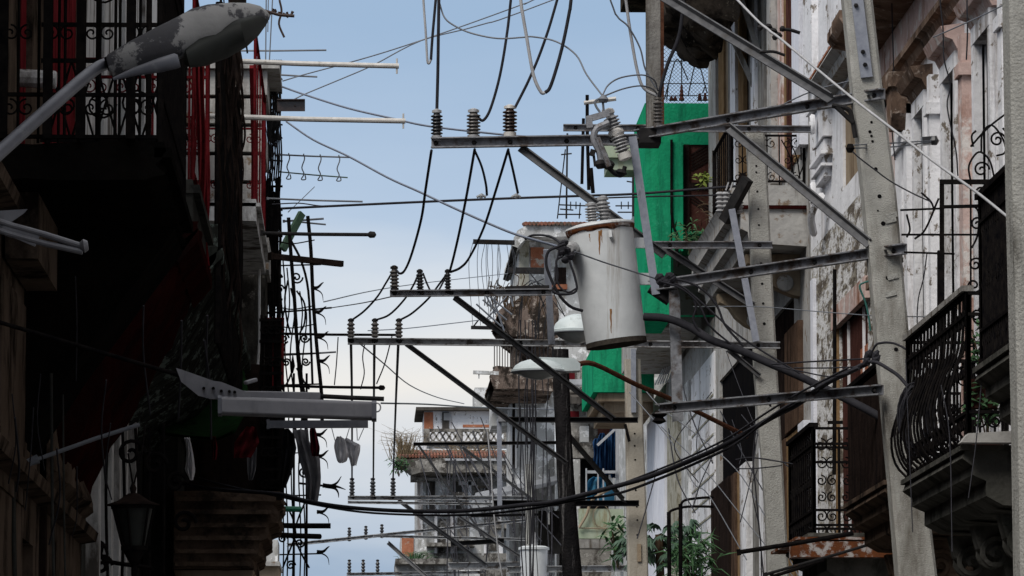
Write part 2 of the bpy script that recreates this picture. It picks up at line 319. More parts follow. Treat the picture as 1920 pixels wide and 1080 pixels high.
def grid_wall(mb, plane, a0, a1, z0, z1, ops, thick=.35, axis='X', sgn=1):
    """wall face in the plane axis=plane between a0..a1 with real openings; sgn: side the depth goes to"""
    As = sorted({a0, a1, *[o[0] for o in ops], *[o[1] for o in ops]}); Zs = sorted({z0, z1, *[o[2] for o in ops], *[o[3] for o in ops]})
    As = [a for a in As if a0 <= a <= a1]; Zs = [z for z in Zs if z0 <= z <= z1]
    def v(a, z, d=0):
        return (plane+sgn*d, a, z) if axis == 'X' else (a, plane+sgn*d, z)
    for i in range(len(As)-1):
        for j in range(len(Zs)-1):
            ca, cz = (As[i]+As[i+1])/2, (Zs[j]+Zs[j+1])/2
            if any(o[0] < ca < o[1] and o[2] < cz < o[3] for o in ops): continue
            mb.add([v(As[i], Zs[j]), v(As[i+1], Zs[j]), v(As[i+1], Zs[j+1]), v(As[i], Zs[j+1])], [(0, 1, 2, 3)])
    for (p, q, r, t) in ops:
        p, q, r, t = max(p, a0), min(q, a1), max(r, z0), min(t, z1)
        for A, B in (((p, r), (q, r)), ((q, r), (q, t)), ((q, t), (p, t)), ((p, t), (p, r))):
            mb.add([v(*A), v(*B), v(*B, thick), v(*A, thick)], [(0, 1, 2, 3)])
    return mb
def shutter(parent, name, m, X, y0, y1, z0, z1, slat=.075, axis='X', th=.04, leaves=2):
    """louvred leaves standing in the plane X (or Y) between y0..y1"""
    mb = MB()
    def bx(a0, a1, b0, b1, c0, c1):
        if axis == 'X': mb.box(a0, a1, b0, b1, c0, c1)
        else: mb.box(b0, b1, a0, a1, c0, c1)
    wd = (y1-y0)/leaves
    for k in range(leaves):
        p, q = y0+k*wd+.006, y0+(k+1)*wd-.006; fw = min(.07, wd*.18)
        bx(X, X+th, p, p+fw, z0, z1); bx(X, X+th, q-fw, q, z0, z1)
        bx(X+.003, X+th-.003, p+fw, q-fw, z0, z0+.12); bx(X+.003, X+th-.003, p+fw, q-fw, z1-.10, z1)
        mid = (z0+z1)/2; bx(X+.003, X+th-.003, p+fw, q-fw, mid-.05, mid+.05)
        z = z0+.12
        while z < z1-.12:
            if abs(z-mid) > .08: bx(X+.010, X+th-.008, p+fw, q-fw, z+.008, z+slat*.72)
            z += slat
        bx(X+th-.006, X+th+.004, p+fw, q-fw, z0+.05, z1-.05)
    return build(mb, name, m, parent)
def rough_mass(mb, pr, y0, y1, amp=.08, step=.12, f=2.2, seg=4):
    """crumbling moulding: an open profile in XZ run along the street and broken up by noise"""
    from mathutils import noise
    cur = []
    for a, b in zip(pr, pr[1:]):
        for k in range(seg): cur.append((a[0]+(b[0]-a[0])*k/seg, a[1]+(b[1]-a[1])*k/seg))
    cur.append(pr[-1]); ny = max(2, int((y1-y0)/step)); m_ = len(cur); k0 = len(mb.v)
    for j in range(ny+1):
        for i, (x, z) in enumerate(cur):
            y = y0+(y1-y0)*j/ny; q = Vector((x, y, z)); e = 0 if i in (0, m_-1) else 1
            n1 = noise.fractal(q*f, 1, 2, 5); n2 = noise.noise(q*f*4)
            mb.v.append(q+Vector((amp*n1+amp*.3*n2, 0, amp*.8*noise.noise(q*f*1.3+Vector((9, 9, 9)))-amp*.3*abs(n2)))*e)
    for j in range(ny):
        for i in range(m_-1): mb.f.append(tuple(k0+t for t in (j*m_+i, j*m_+i+1, (j+1)*m_+i+1, (j+1)*m_+i)))
    mb.f.append(tuple(k0+i for i in range(m_))); mb.f.append(tuple(k0+ny*m_+i for i in range(m_))[::-1])
    return mb
def leaf_cloud(mb, c, rx, ry, rz, n, l, wd):
    for i in range(n):
        d = Vector((random.gauss(0, 1), random.gauss(0, 1), random.gauss(0, 1))).normalized()*random.random()**.4
        p = Vector(c)+Vector((d.x*rx, d.y*ry, d.z*rz))
        mb.leaf(p, Vector((random.gauss(0, 1), random.gauss(0, 1), random.gauss(.2, .7))), l*random.uniform(.6, 1.3), wd*random.uniform(.7, 1.2), random.uniform(0, .5))
    return mb
# ============================================================ SETTING
V = Vector
build(MB().box(-300, 300, -100, 900, -.5, -.02), 'ground', 'asphalt', kind='structure')
build(MB().box(-1.2, 3.6, -20, 230, -.016, -.004), 'road', 'asphalt', kind='structure')
for nm, a, b in (('pavement', -2.4, -1.2), ('pavement', 3.6, 5.2)):
    build(MB().box(a, b, -20, 230, -.015, .13), nm, 'pavement', kind='structure')
# ============================================================ LEFT SIDE
def railing(parent, X, y0, y1, z0, z1, m='iron', sp=.12, r=.009, belly=0, name='railing', rails=2, axis='X', scroll=False, jitter=0):
    """iron railing in the plane X (running along the street) or, axis 'Y', in the plane Y running across"""
    mb = MB()
    def pt(a, z, o=0): return V((X+o, a, z)) if axis == 'X' else V((a, X+o, z))
    n = max(2, int(abs(y1-y0)/sp))
    for i in range(n+1):
        a = y0+(y1-y0)*i/n; j = random.uniform(-jitter, jitter)
        if belly:
            pts = [pt(a, z0), pt(a+j, z0+.12*(z1-z0), belly*.75), pt(a, z0+.3*(z1-z0), belly), pt(a-j, z0+.5*(z1-z0), belly*.6), pt(a, z0+.68*(z1-z0), belly*.1), pt(a, z1)]
            mb.tube(catmull(pts, 3), r, 4)
        else: mb.tube([pt(a, z0), pt(a+j, (z0+z1)/2), pt(a, z1)], r, 4)
    for z in ([z0+.04, z1] if rails == 2 else [z0+.04, z0+.22*(z1-z0), z1-.14, z1]):
        mb.beam(pt(y0, z), pt(y1, z), .035, .022)
    for a in (y0, y1): mb.tube([pt(a, z0), pt(a, z1+.04)], r*2, 6)
    if scroll:
        u = V((0, 1, 0)) if axis == 'X' else V((1, 0, 0)); k = max(1, int(abs(y1-y0)/.22)); h = (z1-z0)
        for i in range(k):
            a = y0+(y1-y0)*(i+.5)/k
            for zz, q in ((z0+.16*h, .055), (z1-.16*h, .06), (z0+.5*h, .05)):
                for sg in (-1, 1): mb.spiral(pt(a+sg*.05, zz), q, 1.4, u, V((0, 0, 1)), r*.7, start=math.pi/2, sgn=sg)
    return build(mb, name, m, parent)
# --- nearest house on the left
h1 = thing('house', 'dark brown house front with a black balcony and red door, nearest on the left', 'house', (-2.6, 20, 0))
o1 = [(30.6, 31.8, 5.8, 8.2), (32.9, 37.3, 5.9, 8.3), (22, 23.2, .2, 3.2), (26, 27.2, .2, 3.2), (31.4, 32.4, .2, 3.4)]
mb = grid_wall(MB(), -2.2, -5, 38, 0, 8.6, o1, .35, 'X', -1)  # unseen run past the camera added to block ambient light
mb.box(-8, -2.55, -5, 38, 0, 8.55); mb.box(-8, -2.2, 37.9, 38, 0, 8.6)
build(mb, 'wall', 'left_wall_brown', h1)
for (a, b, c, d) in o1[:2]:
    dr = shutter(h1, 'door', 'red_door', -2.28, a, b, c, d, .11, leaves=2 if b-a < 2 else 6)
for (a, b, c, d) in o1[2:]: build(MB().box(-2.5, -2.44, a, b, c, d), 'door', 'wood_dark', h1)
for (x_, y0_, y1_, r_) in ((22, 560, 1300, 9), (96, 700, 1300, 6), (118, 740, 1300, 4)):
    build(MB().tube(catmull([P(x_, y0_, 30.5), P(x_+3, (y0_+y1_)/2, 30.4), P(x_+10, y1_, 30.5)], 4), S(r_, 30)/2, 8), 'drain_pipe', 'left_wall_grey', h1)
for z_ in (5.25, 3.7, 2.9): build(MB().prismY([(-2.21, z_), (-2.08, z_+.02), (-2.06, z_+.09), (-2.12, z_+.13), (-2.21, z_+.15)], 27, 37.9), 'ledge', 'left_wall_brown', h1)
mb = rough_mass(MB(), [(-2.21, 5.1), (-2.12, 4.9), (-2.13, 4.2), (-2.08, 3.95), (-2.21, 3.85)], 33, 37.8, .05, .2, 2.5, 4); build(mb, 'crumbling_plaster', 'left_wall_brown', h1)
bal = build(rough_mass(MB(), [(-2.2, 5.65), (-1.2, 5.65), (-1.18, 5.6), (-1.24, 5.53), (-1.2, 5.47), (-1.3, 5.42), (-2.2, 5.42)], 28.8, 32.7, .03, .15, 4, 5).prismY([(-1.22, 5.42), (-1.87, 4.53), (-2.2, 4.0), (-2.2, 5.42)], 31.3, 32.68).box(-1.25, -1.15, 28.8, 32.7, 5.56, 5.62), 'balcony', 'soffit_shade_black', h1)
railing(bal, -1.22, 28.85, 32.65, 5.65, 7.0, 'iron', .10, .011, belly=0, rails=4)
railing(bal, 28.85, -2.2, -1.22, 5.65, 7.0, 'iron', .11, .009, axis='Y', rails=4, scroll=True)
for x_ in (-2.19, -1.92, -1.72, -1.42): build(MB().box(x_, x_+.055, 28.7, 28.79, 5.66, 8.3), 'post', 'iron', bal)
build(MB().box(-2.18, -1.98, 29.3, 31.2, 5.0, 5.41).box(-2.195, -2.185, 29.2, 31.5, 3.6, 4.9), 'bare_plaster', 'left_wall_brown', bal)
mb = MB()                                             # tall iron divider rising at the far end of that balcony
for i in range(9):
    x = -2.15+i*.115; mb.tube([V((x, 32.7, 5.65)), V((x, 32.7, 8.6))], .012 if i % 3 else .022, 5)
for z in (6.2, 6.75, 7.0, 7.5, 7.9): mb.beam(V((-2.2, 32.7, z)), V((-1.2, 32.7, z)), .02, .03)
for i in range(4):
    for z in (6.45, 7.25, 7.7):
        mb.spiral(V((-2.02+i*.23, 32.7, z)), .11, 1.5, V((1, 0, 0)), V((0, 0, 1)), .008, sgn=(-1)**i)
for i in range(6): mb.tube([V((-2.15+i*.16, 32.7, 6.2)), V((-1.99+i*.16, 32.7, 6.75))], .008, 4); mb.tube([V((-1.99+i*.16, 32.7, 6.2)), V((-2.15+i*.16, 32.7, 6.75))], .008, 4)
build(mb, 'iron_divider', 'iron', bal)
build(MB().lathe(P(32, 146, 31), P(106, 150, 31), [(0, .05), (.03, .06), (.97, .06), (1, .05)], 10), 'ledge_pipe', 'left_wall_pale', h1)
# --- second house with red balcony
h2 = thing('house', 'second house on the left, red painted balcony with a dark red soffit', 'house', (-2.6, 42, 0))
o2 = [(39.5, 40.7, 7.0, 9.9), (43, 44.3, 7.0, 9.9), (47, 48.3, 7.0, 9.9), (40, 41, .2, 3.3), (46, 47, .2, 3.3)]
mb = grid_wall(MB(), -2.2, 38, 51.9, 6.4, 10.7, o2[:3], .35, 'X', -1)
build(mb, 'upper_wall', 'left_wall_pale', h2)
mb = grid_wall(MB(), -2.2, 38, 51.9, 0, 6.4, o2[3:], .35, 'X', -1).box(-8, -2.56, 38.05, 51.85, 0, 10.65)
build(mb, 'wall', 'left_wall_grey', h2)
for (a, b, c, d) in o2: build(MB().box(-2.5, -2.46, a, b, c, d), 'door', 'wood_dark', h2)
for y in (38.6, 40.6, 41.9, 43.2, 44.9): build(MB().box(-2.2, -2.10, y, y+.35, 0, 5.6).box(-2.2, -2.06, y-.03, y+.38, 5.6, 5.75), 'pilaster', 'left_wall_pale', h2)
b2 = build(MB().box(-2.2, -1.2, 34, 37.2, 5.80, 6.1).box(-2.2, -1.15, 33.98, 37.25, 6.0, 6.06), 'balcony', 'left_wall_grey', h2)
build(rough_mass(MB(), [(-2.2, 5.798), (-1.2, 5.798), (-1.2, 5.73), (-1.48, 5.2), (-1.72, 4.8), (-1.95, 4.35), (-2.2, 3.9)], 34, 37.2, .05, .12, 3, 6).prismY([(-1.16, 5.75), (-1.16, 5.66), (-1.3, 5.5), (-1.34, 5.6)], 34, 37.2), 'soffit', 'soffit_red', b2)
railing(b2, -1.2, 34.05, 37.15, 6.1, 7.45, 'red_paint', .8, .007, belly=.02, rails=2, jitter=.02)
railing(b2, 37.15, -2.2, -1.2, 6.1, 7.45, 'red_paint', .13, .009, axis='Y', rails=4, scroll=True)
build(MB().beam(P(372, 120, 35.6), P(384, 440, 36.9), .06).beam(P(380, 440, 37), P(389, 525, 37.2), .05), 'corner_post', 'red_paint', b2)
# --- third house: mottled soffit, black pot-bellied railing
h3 = thing('house', 'third house on the left with mottled grey soffit and black twisted balcony bars', 'house', (-2.6, 50, 0))
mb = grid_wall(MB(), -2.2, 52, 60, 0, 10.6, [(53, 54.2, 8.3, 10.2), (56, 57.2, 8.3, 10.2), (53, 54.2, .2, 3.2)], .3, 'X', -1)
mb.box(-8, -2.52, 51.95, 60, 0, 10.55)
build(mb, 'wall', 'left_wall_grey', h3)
for a, b in ((53, 54.2), (56, 57.2)): build(MB().box(-2.5, -2.44, a, b, 8.3, 10.2), 'door', 'wood_dark', h3)
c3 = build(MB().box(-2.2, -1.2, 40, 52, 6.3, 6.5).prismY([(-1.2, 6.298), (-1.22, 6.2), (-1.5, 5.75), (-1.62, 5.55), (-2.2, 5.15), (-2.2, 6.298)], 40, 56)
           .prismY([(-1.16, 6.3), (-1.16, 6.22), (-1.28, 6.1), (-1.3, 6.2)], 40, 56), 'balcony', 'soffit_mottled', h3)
railing(c3, -1.2, 40.05, 47, 6.5, 8.35, 'iron', .15, .016, belly=.03, rails=4, jitter=.05)
mb = MB()
for k in range(70):
    y = random.uniform(40.1, 46.8); z = random.uniform(5.7, 8.3); mb.tube(catmull([V((-1.2+random.uniform(-.02, .02), y, z)), V((-1.17+random.uniform(-.03, .05), y+random.uniform(-.3, .3), z+.35)), V((-1.2, y+random.uniform(-.5, .5), z+.8))], 4), random.uniform(.006, .02), 4)
build(mb, 'twisted_vines', 'wood_dark', c3)
railing(c3, -1.2, 40.05, 47, 5.5, 6.5, 'iron', .16, .014, belly=.03, rails=2, jitter=.06, name='lower_bars')
d3 = build(MB().box(-2.2, -1.15, 52.2, 57.6, 8.0, 8.24).box(-2.2, -1.1, 52.2, 57.7, 8.16, 8.2), 'upper_balcony', 'left_wall_pale', h3)
railing(d3, -1.17, 52.3, 57.5, 8.24, 10.1, 'red_paint', 1.3, .009, belly=.0, rails=2, jitter=.02)
build(MB().beam(P(473, 125, 54), P(476, 250, 54.6), .065).beam(P(476, 250, 54.6), P(479, 430, 55.4), .065), 'corner_post', 'red_paint', d3)
railing(d3, 57.5, -2.2, -1.17, 8.24, 9.9, 'red_paint', .14, .010, axis='Y', rails=4, scroll=True)
mb = MB()
for k, (z, dx) in enumerate([(8.5, 0), (8.85, .05), (9.2, .02), (9.55, .08), (9.9, .03), (10.25, .1)]): mb.box(-2.2, -1.25+dx, 58, 60, z, z+.30)
mb.box(-2.2, -1.0, 57.9, 60.05, 10.56, 10.66).box(-2.2, -1.12, 57.95, 60, 8.1, 8.49)
build(mb, 'parapet', 'plaster_grey', h3)
build(MB().box(-2.2, -1.16, 57.95, 59.9, 5.6, 8.09), 'end_wall', 'plaster_grime', h3)
build(MB().tube([P(486, 400, 57), P(486, 640, 57), P(481, 720, 57)], S(4, 57)/2+.005, 6), 'downpipe', 'left_wall_pale', h3)
mb = MB()                                             # end railing of the far upper balcony, dark curled bars
for i in range(7):
    x = 503+i*4; mb.tube(catmull([P(x, 112, 60), P(x-3, 200, 60.1), P(x+1, 290, 60), P(x-2, 340, 60)], 4), .011, 5)
for y in (115, 205, 222, 232, 300): mb.beam(P(500, y, 60), P(530, y+2, 60), .02, .02)
for i in range(4):
    for y in (150, 260): mb.spiral(P(506+i*6, y, 60), .035, 1.4, V((1, 0, 0)), V((0, 0, 1)), .007)
for k in range(26): mb.tube(catmull([P(500+random.uniform(0, 25), 130+random.uniform(0, 20), 59.9), P(497+random.uniform(0, 30), 215, 59.8), P(500+random.uniform(0, 24), random.uniform(260, 350), 59.9)], 4), .006, 4)
build(mb, 'end_grille', 'dark_steel', h3)
mb = MB()
for k in range(44):
    x = random.uniform(490, 527); mb.tube(catmull([P(x, 330+random.uniform(0, 30), 59.5), P(x+random.uniform(-8, 6), 440, 59.4), P(x+random.uniform(-6, 6), random.uniform(520, 620), 59.5)], 4), random.uniform(.006, .02), 4)
for y in (350, 392, 405, 440, 480, 520, 560): mb.beam(P(488, y, 59.5), P(530, y+random.uniform(-3, 3), 59.5), .03, .025)
for k in range(8): mb.spiral(P(505+random.uniform(-8, 12), 380+k*28, 59.3), .05, 1.4, V((1, 0, 0)), V((0, 0, 1)), .008)
build(mb, 'side_grille', 'iron', h3)
# green roof tarpaulin below
mb = MB(); g = []
pts = {(0, 0): (262, 668), (1, 0): (330, 652), (2, 0): (400, 655), (3, 0): (452, 672), (0, 1): (255, 725), (1, 1): (330, 730), (2, 1): (405, 735), (3, 1): (470, 760),
       (0, 2): (285, 790), (1, 2): (345, 800), (2, 2): (400, 815), (3, 2): (458, 780), (0, 3): (300, 815), (1, 3): (350, 822), (2, 3): (408, 826), (3, 3): (440, 812)}
for j in range(4):
    for i in range(4):
        x, y = pts[(i, j)]; g.append(P(x, y, 50-1.2*j+.3*((i+j) % 2)))
mb.add(g+[q+V((0, .02, .03)) for q in g], [(j*4+i, j*4+i+1, j*4+i+5, j*4+i+4) for j in range(3) for i in range(3)]+[(16+j*4+i, 16+j*4+i+4, 16+j*4+i+5, 16+j*4+i+1) for j in range(3) for i in range(3)])
build(mb, 'tarpaulin', 'green_awning', label='dark green tarpaulin sagging under the mottled balcony, behind the tube lamp', cat='tarpaulin', ang=80)
# --- low balcony house
h4 = thing('house', 'fourth house on the left with stepped brown stone balcony near the bottom edge', 'house', (-2.6, 50, 0))
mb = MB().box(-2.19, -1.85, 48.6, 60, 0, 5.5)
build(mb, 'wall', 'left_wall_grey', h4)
st = [(4.77, 4.68, -.80), (4.68, 4.60, -.86), (4.60, 4.48, -.82), (4.48, 4.30, -.92), (4.30, 4.14, -1.0), (4.14, 3.99, -1.06)]
mb = rough_mass(MB(), [(-1.86, 4.77), (-.80, 4.77), (-.79, 4.69), (-.87, 4.66), (-.86, 4.60), (-.81, 4.57), (-.83, 4.48), (-.93, 4.44), (-.92, 4.31), (-1.0, 4.27), (-1.0, 4.15), (-1.07, 4.11), (-1.06, 3.99), (-1.86, 3.99)], 48.0, 51, .035, .1, 4, 3)
for k in range(6): mb.box(-1.84, -.84-.05*k, 47.93-.03*(k % 2), 47.99, 4.71-.13*k-.045, 4.71-.13*k)
s4 = build(mb, 'balcony', 'brown_stone', h4)
build(MB().prismY([(-1.86, 3.985), (-1.06, 3.985), (-1.12, 3.76), (-1.80, 3.76)], 48.1, 51), 'base_moulding', 'plaster_tan', s4)
railing(s4, -.83, 48.05, 51, 4.77, 5.9, 'iron', .06, .012, rails=4)
mb = MB()
for i in range(10): mb.tube(catmull([P(490+i*4, 590+random.uniform(0, 14), 48), P(489+i*4+random.uniform(-2, 2), 760, 48.1), P(490+i*4, 938, 48.05)], 4), .013, 5)
for y in (600, 640, 700, 760, 820, 880, 935): mb.beam(P(486, y, 48), P(530, y, 48), .03, .03)
for y in (620, 680, 735, 790, 850, 910):
    for x in (497, 510, 521): mb.spiral(P(x, y, 48), .06, 1.3, V((1, 0, 0)), V((0, 0, 1)), .012)
build(mb, 'side_railing', 'iron', s4)
build(MB().box(-1.85, -.88, 50.6, 50.7, 4.78, 6.28), 'shutter_panel', 'wood_dark', s4)
build(MB().box(P(504, 0, 50).x, P(536, 0, 50).x, 50, 50.05, ZY(730, 50), ZY(597, 50)), 'red_board', 'red_door', label='red board standing behind the iron bars above the low balcony', cat='board')
# dark bars over the lower left (window guards and drain pipes)
gl = thing('window_guard', 'tall black iron window guard low on the left wall behind the lantern', 'window guard', P(310, 1080, 44))
mb = MB()
for i in range(7): mb.tube(catmull([P(150+i*26, 790+random.uniform(-30, 30), 40), P(152+i*26+random.uniform(-6, 6), 930, 40), P(150+i*26, 1095, 40)], 4), .014, 5)
build(mb, 'bars', 'iron', gl)
mb = MB()
for (x, y, r) in ((175, 1035, .11), (190, 1060, .09), (245, 850, .12), (290, 870, .10), (330, 905, .09), (345, 980, .1)): mb.spiral(P(x, y, 39), r, 1.4, V((1, 0, 0)), V((0, 0, 1)), .016)
mb.tube(catmull([P(150, 1060, 39), P(165, 1012, 39), P(190, 1020, 39), P(196, 1050, 39), P(285, 1065, 39)], 5), .02, 6)
build(mb, 'scrolls', 'iron', gl)
for k, (x, y0, y1, wpx, m, Y, lb) in enumerate([(30, 850, 1085, 20, 'left_wall_pale', 31, 'wide pale strip of peeling plaster pipe casing at the far lower left'), (85, 640, 1085, 22, 'wood_dark', 33, 'black square drain casing low on the far left wall')]):
    build(MB().box(P(x-wpx/2, 0, Y).x, P(x+wpx/2, 0, Y).x, Y, Y+.15, 0, ZY(y0, Y)), 'drain_casing', m if k else 'left_wall_grey', label=lb, cat='drain casing')
# lantern
ln = thing('wall_lantern', 'black hanging street lantern with a wide lid at the lower left', 'lantern', P(250, 1085, 30))
build(MB().lathe(P(250, 948, 30), P(250, 925, 30), [(0, .165), (.12, .162), (.4, .10), (1, .03)], 16).lathe(P(250, 925, 30), P(249, 905, 30), [(0, .015), (.5, .022), (1, .006)], 8), 'lid', 'wood_dark', ln)
mb = MB()
for k in range(6):
    a = k*math.pi/3+.3; t = V((math.cos(a), math.sin(a), 0))
    mb.tube([P(250, 950, 30)+t*.135, P(252, 1028, 30)+t*.075], .008, 5)
mb.lathe(P(252, 1032, 30), P(252, 1024, 30), [(0, .085), (1, .085)], 12).lathe(P(250, 954, 30), P(250, 947, 30), [(0, .14), (1, .14)], 12)
mb.lathe(P(252, 1060, 30), P(252, 1032, 30), [(0, .02), (.5, .05), (1, .07)], 12)
build(mb, 'cage', 'iron', ln)
build(MB().lathe(P(252, 1026, 30), P(250, 952, 30), [(0, .065), (1, .122)], 12), 'glass', 'black_glass', ln)
build(MB().tube([P(249, 908, 30), P(240, 850, 30)], .006, 5).tube([P(251, 908, 30), P(266, 850, 30), P(272, 800, 30.3)], .006, 5).tube([P(252, 1060, 30), P(252, 1085, 30)], .02, 6), 'hanger', 'iron', ln)
# ------------------------------------------------------------ lamps on the left
def loft(mb, st, n=20, hw=.8, flat=1):
    k0 = len(mb.v)
    for (x, y, h, Y) in st:
        c = P(x, y, Y); r = S(h, Y)
        ax = V((.32, .0, .95)).normalized() if False else V((-.25, 0, .97)).normalized()
        for j in range(n):
            t = 2*math.pi*j/n; mb.v.append(c+ax*math.sin(t)*r+V((0, 1, 0))*math.cos(t)*r*hw)
    m = len(st)
    for i in range(m-1):
        for j in range(n): mb.f.append((k0+i*n+j, k0+i*n+(j+1) % n, k0+(i+1)*n+(j+1) % n, k0+(i+1)*n+j))
    mb.f.append(tuple(k0+j for j in range(n))[::-1]); mb.f.append(tuple(k0+(m-1)*n+j for j in range(n))); return mb
lp = thing('street_lamp', 'large weathered cobra head street lamp with flaking grey paint, top left', 'street lamp', P(0, 285, 18.4))
build(MB().tube(catmull([P(-430, 660, 17.8), P(-200, 462, 18), P(-60, 340, 18.2), P(0, 285, 18.4), P(100, 196, 18.7), P(170, 136, 19), P(198, 120, 19.1), P(215, 116, 19.1)], 5), S(15, 19), 14, r1=S(11, 19)), 'arm', 'lamp_alu', lp)
build(loft(MB(), [(203, 124, 18, 19), (207, 123, 22, 19), (250, 105, 29, 19), (300, 85, 35, 19), (345, 68, 40, 19.05), (370, 58, 44, 19.1), (400, 49, 43, 19.1), (440, 38, 35, 19.15), (472, 31, 27, 19.2), (492, 28, 18, 19.2), (503, 29, 8, 19.2), (506, 29, 2, 19.2)], hw=.9), 'housing', 'lamp_paint', lp)
build(loft(MB(), [(345, 116, 6, 19), (352, 110, 18, 19), (380, 98, 27, 19.05), (420, 80, 30, 19.1), (455, 62, 28, 19.1), (480, 48, 20, 19.15), (498, 37, 9, 19.2), (504, 33, 2, 19.2)], hw=1.1), 'lens', 'black_glass', lp)
build(loft(MB(), [(212, 148, 3, 18.9), (250, 135, 8, 18.9), (300, 122, 14, 18.9), (330, 114, 15, 18.9), (336, 114, 12, 18.9)], hw=.5), 'flap', 'lamp_alu', lp)
build(MB().lathe(P(199, 121, 19.05), P(211, 117, 19.05), [(0, S(14, 19)), (1, S(15, 19))], 14), 'collar', 'iron', lp)
l2 = thing('tube_lamp', 'dirty twin fluorescent tube lamp fitting at the far left edge', 'lamp', P(0, 430, 20))
build(MB().add([P(-20, 396, 20), P(52, 392, 20), P(45, 400, 20), P(10, 424, 20), P(-20, 430, 20), P(-20, 396, 20.3), P(52, 392, 20.3), P(45, 400, 20.3), P(10, 424, 20.3), P(-20, 430, 20.3)],
      [(0, 1, 2, 3, 4), (9, 8, 7, 6, 5), (0, 5, 6, 1), (1, 6, 7, 2), (2, 7, 8, 3), (3, 8, 9, 4)]), 'cover', 'fixture_grey', l2)
for dy in (0, 17): build(MB().tube([P(-10, 412+dy, 20), P(20, 422+dy, 20), P(85, 440+dy, 20), P(155, 462+dy*.6, 20)], S(6, 20), 10), 'tube', 'fixture_grey', l2)
build(MB().lathe(P(150, 462, 20), P(165, 460, 20), [(0, .018), (.5, .03), (1, .02)], 10).beam(P(5, 425, 20), P(70, 452, 20), .012, .05), 'end_cap', 'fixture_grey', l2)
build(MB().tube(catmull([P(-330, 500, 20.3), P(-150, 450, 20.2), P(12, 420, 20.1)], 4), S(9, 20), 8), 'arm', 'fixture_grey', l2)
l3 = thing('tube_lamp', 'long grey street lamp with a fluorescent trough and drilled bracket, left of centre', 'street lamp', P(330, 690, 24))
pl = [(330, 690), (341, 693), (400, 714), (415, 716), (470, 738), (470, 748), (412, 748), (395, 748), (372, 742), (340, 716)]
n = len(pl)
build(MB().add([P(x, y, 24) for x, y in pl]+[P(x, y, 24.03) for x, y in pl], [tuple(range(n)), tuple(range(n, 2*n))[::-1]]+[(i, (i+1) % n, n+(i+1) % n, n+i) for i in range(n)]), 'bracket', 'fixture_grey', l3)
build(MB().tube(catmull([P(-150, 560, 24.3), P(120, 640, 24.2), P(345, 706, 24.05)], 4), S(4, 24), 8), 'arm', 'iron', l3)
mb = MB()
for x, y in ((382, 728), (400, 728), (415, 733), (430, 734), (440, 735)): mb.lathe(P(x, y, 23.96), P(x, y, 24.02), [(0, .008), (1, .008)], 8)
build(mb, 'bolts', 'iron', l3)
build(MB().beam(P(392, 740, 24.1), P(600, 744, 24.15), .05, S(16, 24)).beam(P(460, 718, 24.1), P(480, 712, 24.15), .03, .02), 'ballast_box', 'fixture_grey', l3, bevel=.006)
q = [(-.055, .030), (-.040, .043), (.040, .043), (.055, .030), (.058, -.04), (.045, -.048), (-.045, -.048), (-.058, -.04)]
build(MB().sweep(P(412, 760, 24), P(703, 770, 24.1), q), 'trough', 'fixture_grey', l3, bevel=.006)
q2 = [(a*1.08, b*1.1) for a, b in q]
build(MB().sweep(P(409, 760, 24), P(416, 760, 24), q2).sweep(P(697, 770, 24.1), P(706, 770, 24.1), q2), 'end_caps', 'lamp_alu', l3)
mb = MB(); c = P(707, 764, 24.1); mb.tube([c+V((math.cos(t)*.018, 0, math.sin(t)*.022)) for t in [k*math.pi/6 for k in range(13)]], .004, 5); build(mb, 'ring', 'wire_light', l3)
build(MB().tube([P(68, 862, 30), P(180, 822, 30), P(262, 796, 30)], S(4, 30), 8).lathe(P(52, 868, 30), P(72, 860, 30), [(0, .025), (1, .03)], 8), 'iron_rod', 'wire_grey', label='thin grey pipe slanting up in front of the lower left wall', cat='pipe')
# ------------------------------------------------------------ poles and pipes sticking out into the street
def pipe(x0, y0, x1, y1, wpx, Y, m, label, name='pole', cat='pole', grp=None, square=False, knob=False, pin=False, Y1=None):
    a, b = P(x0, y0, Y), P(x1, y1, Y1 or Y+.02); mb = MB(); r = S(wpx, Y)/2
    if square: mb.beam(a, b, r*2, r*2)
    else: mb.tube([a, a.lerp(b, .5)-V((0, 0, (b-a).length*.004)), b], r, 10)
    if knob: mb.lathe(b-(b-a).normalized()*r*1.5, b+(b-a).normalized()*r*3, [(0, r), (.25, r*1.9), (.8, r*1.7), (1, r*.4)], 10)
    if pin: mb.tube([b+V((-.02, 0, .075)), b+V((-.02, 0, -.075))], .009, 6)
    mb.beam(a, a+(b-a).normalized()*.03, r*2.6, r*2.6)
    return build(mb, name, m, label=label, cat=cat, group=grp)
pipe(420, 95, 612, 94, 3.5, 60, 'wire_grey', 'thin grey rod sticking out over the street, highest of the rods at left')
pipe(380, 112, 748, 124, 10, 46, 'pipe_white', 'long pale pipe with an end pin, upper one of the two long pipes', 'pipe', 'pipe', pin=True)
pipe(380, 217, 760, 227, 10, 47, 'pipe_white', 'long pale pipe with an end pin, lower one of the two long pipes', 'pipe', 'pipe', pin=True)
pipe(520, 140, 595, 144, 3.5, 60, 'wire_grey', 'short thin grey rod just under the upper long pale pipe')
build(MB().angle(P(520, 198, 55), P(572, 198, 55), S(22, 55), .08, .012).lathe(P(553, 198, 54.97), P(553, 198, 54.985), [(0, .01), (1, .01)], 8), 'angle_bracket', 'porcelain_brown', label='short dark angle iron with one hole between the two long pale pipes', cat='bracket')
pipe(522, 290, 655, 295, 3.2, 60, 'wire_grey', 'thin rod carrying four wire hooks below the long pale pipes')
pipe(522, 322, 652, 333, 2.6, 60, 'leaf_pale', 'thin greenish rod hung from four wire hooks')
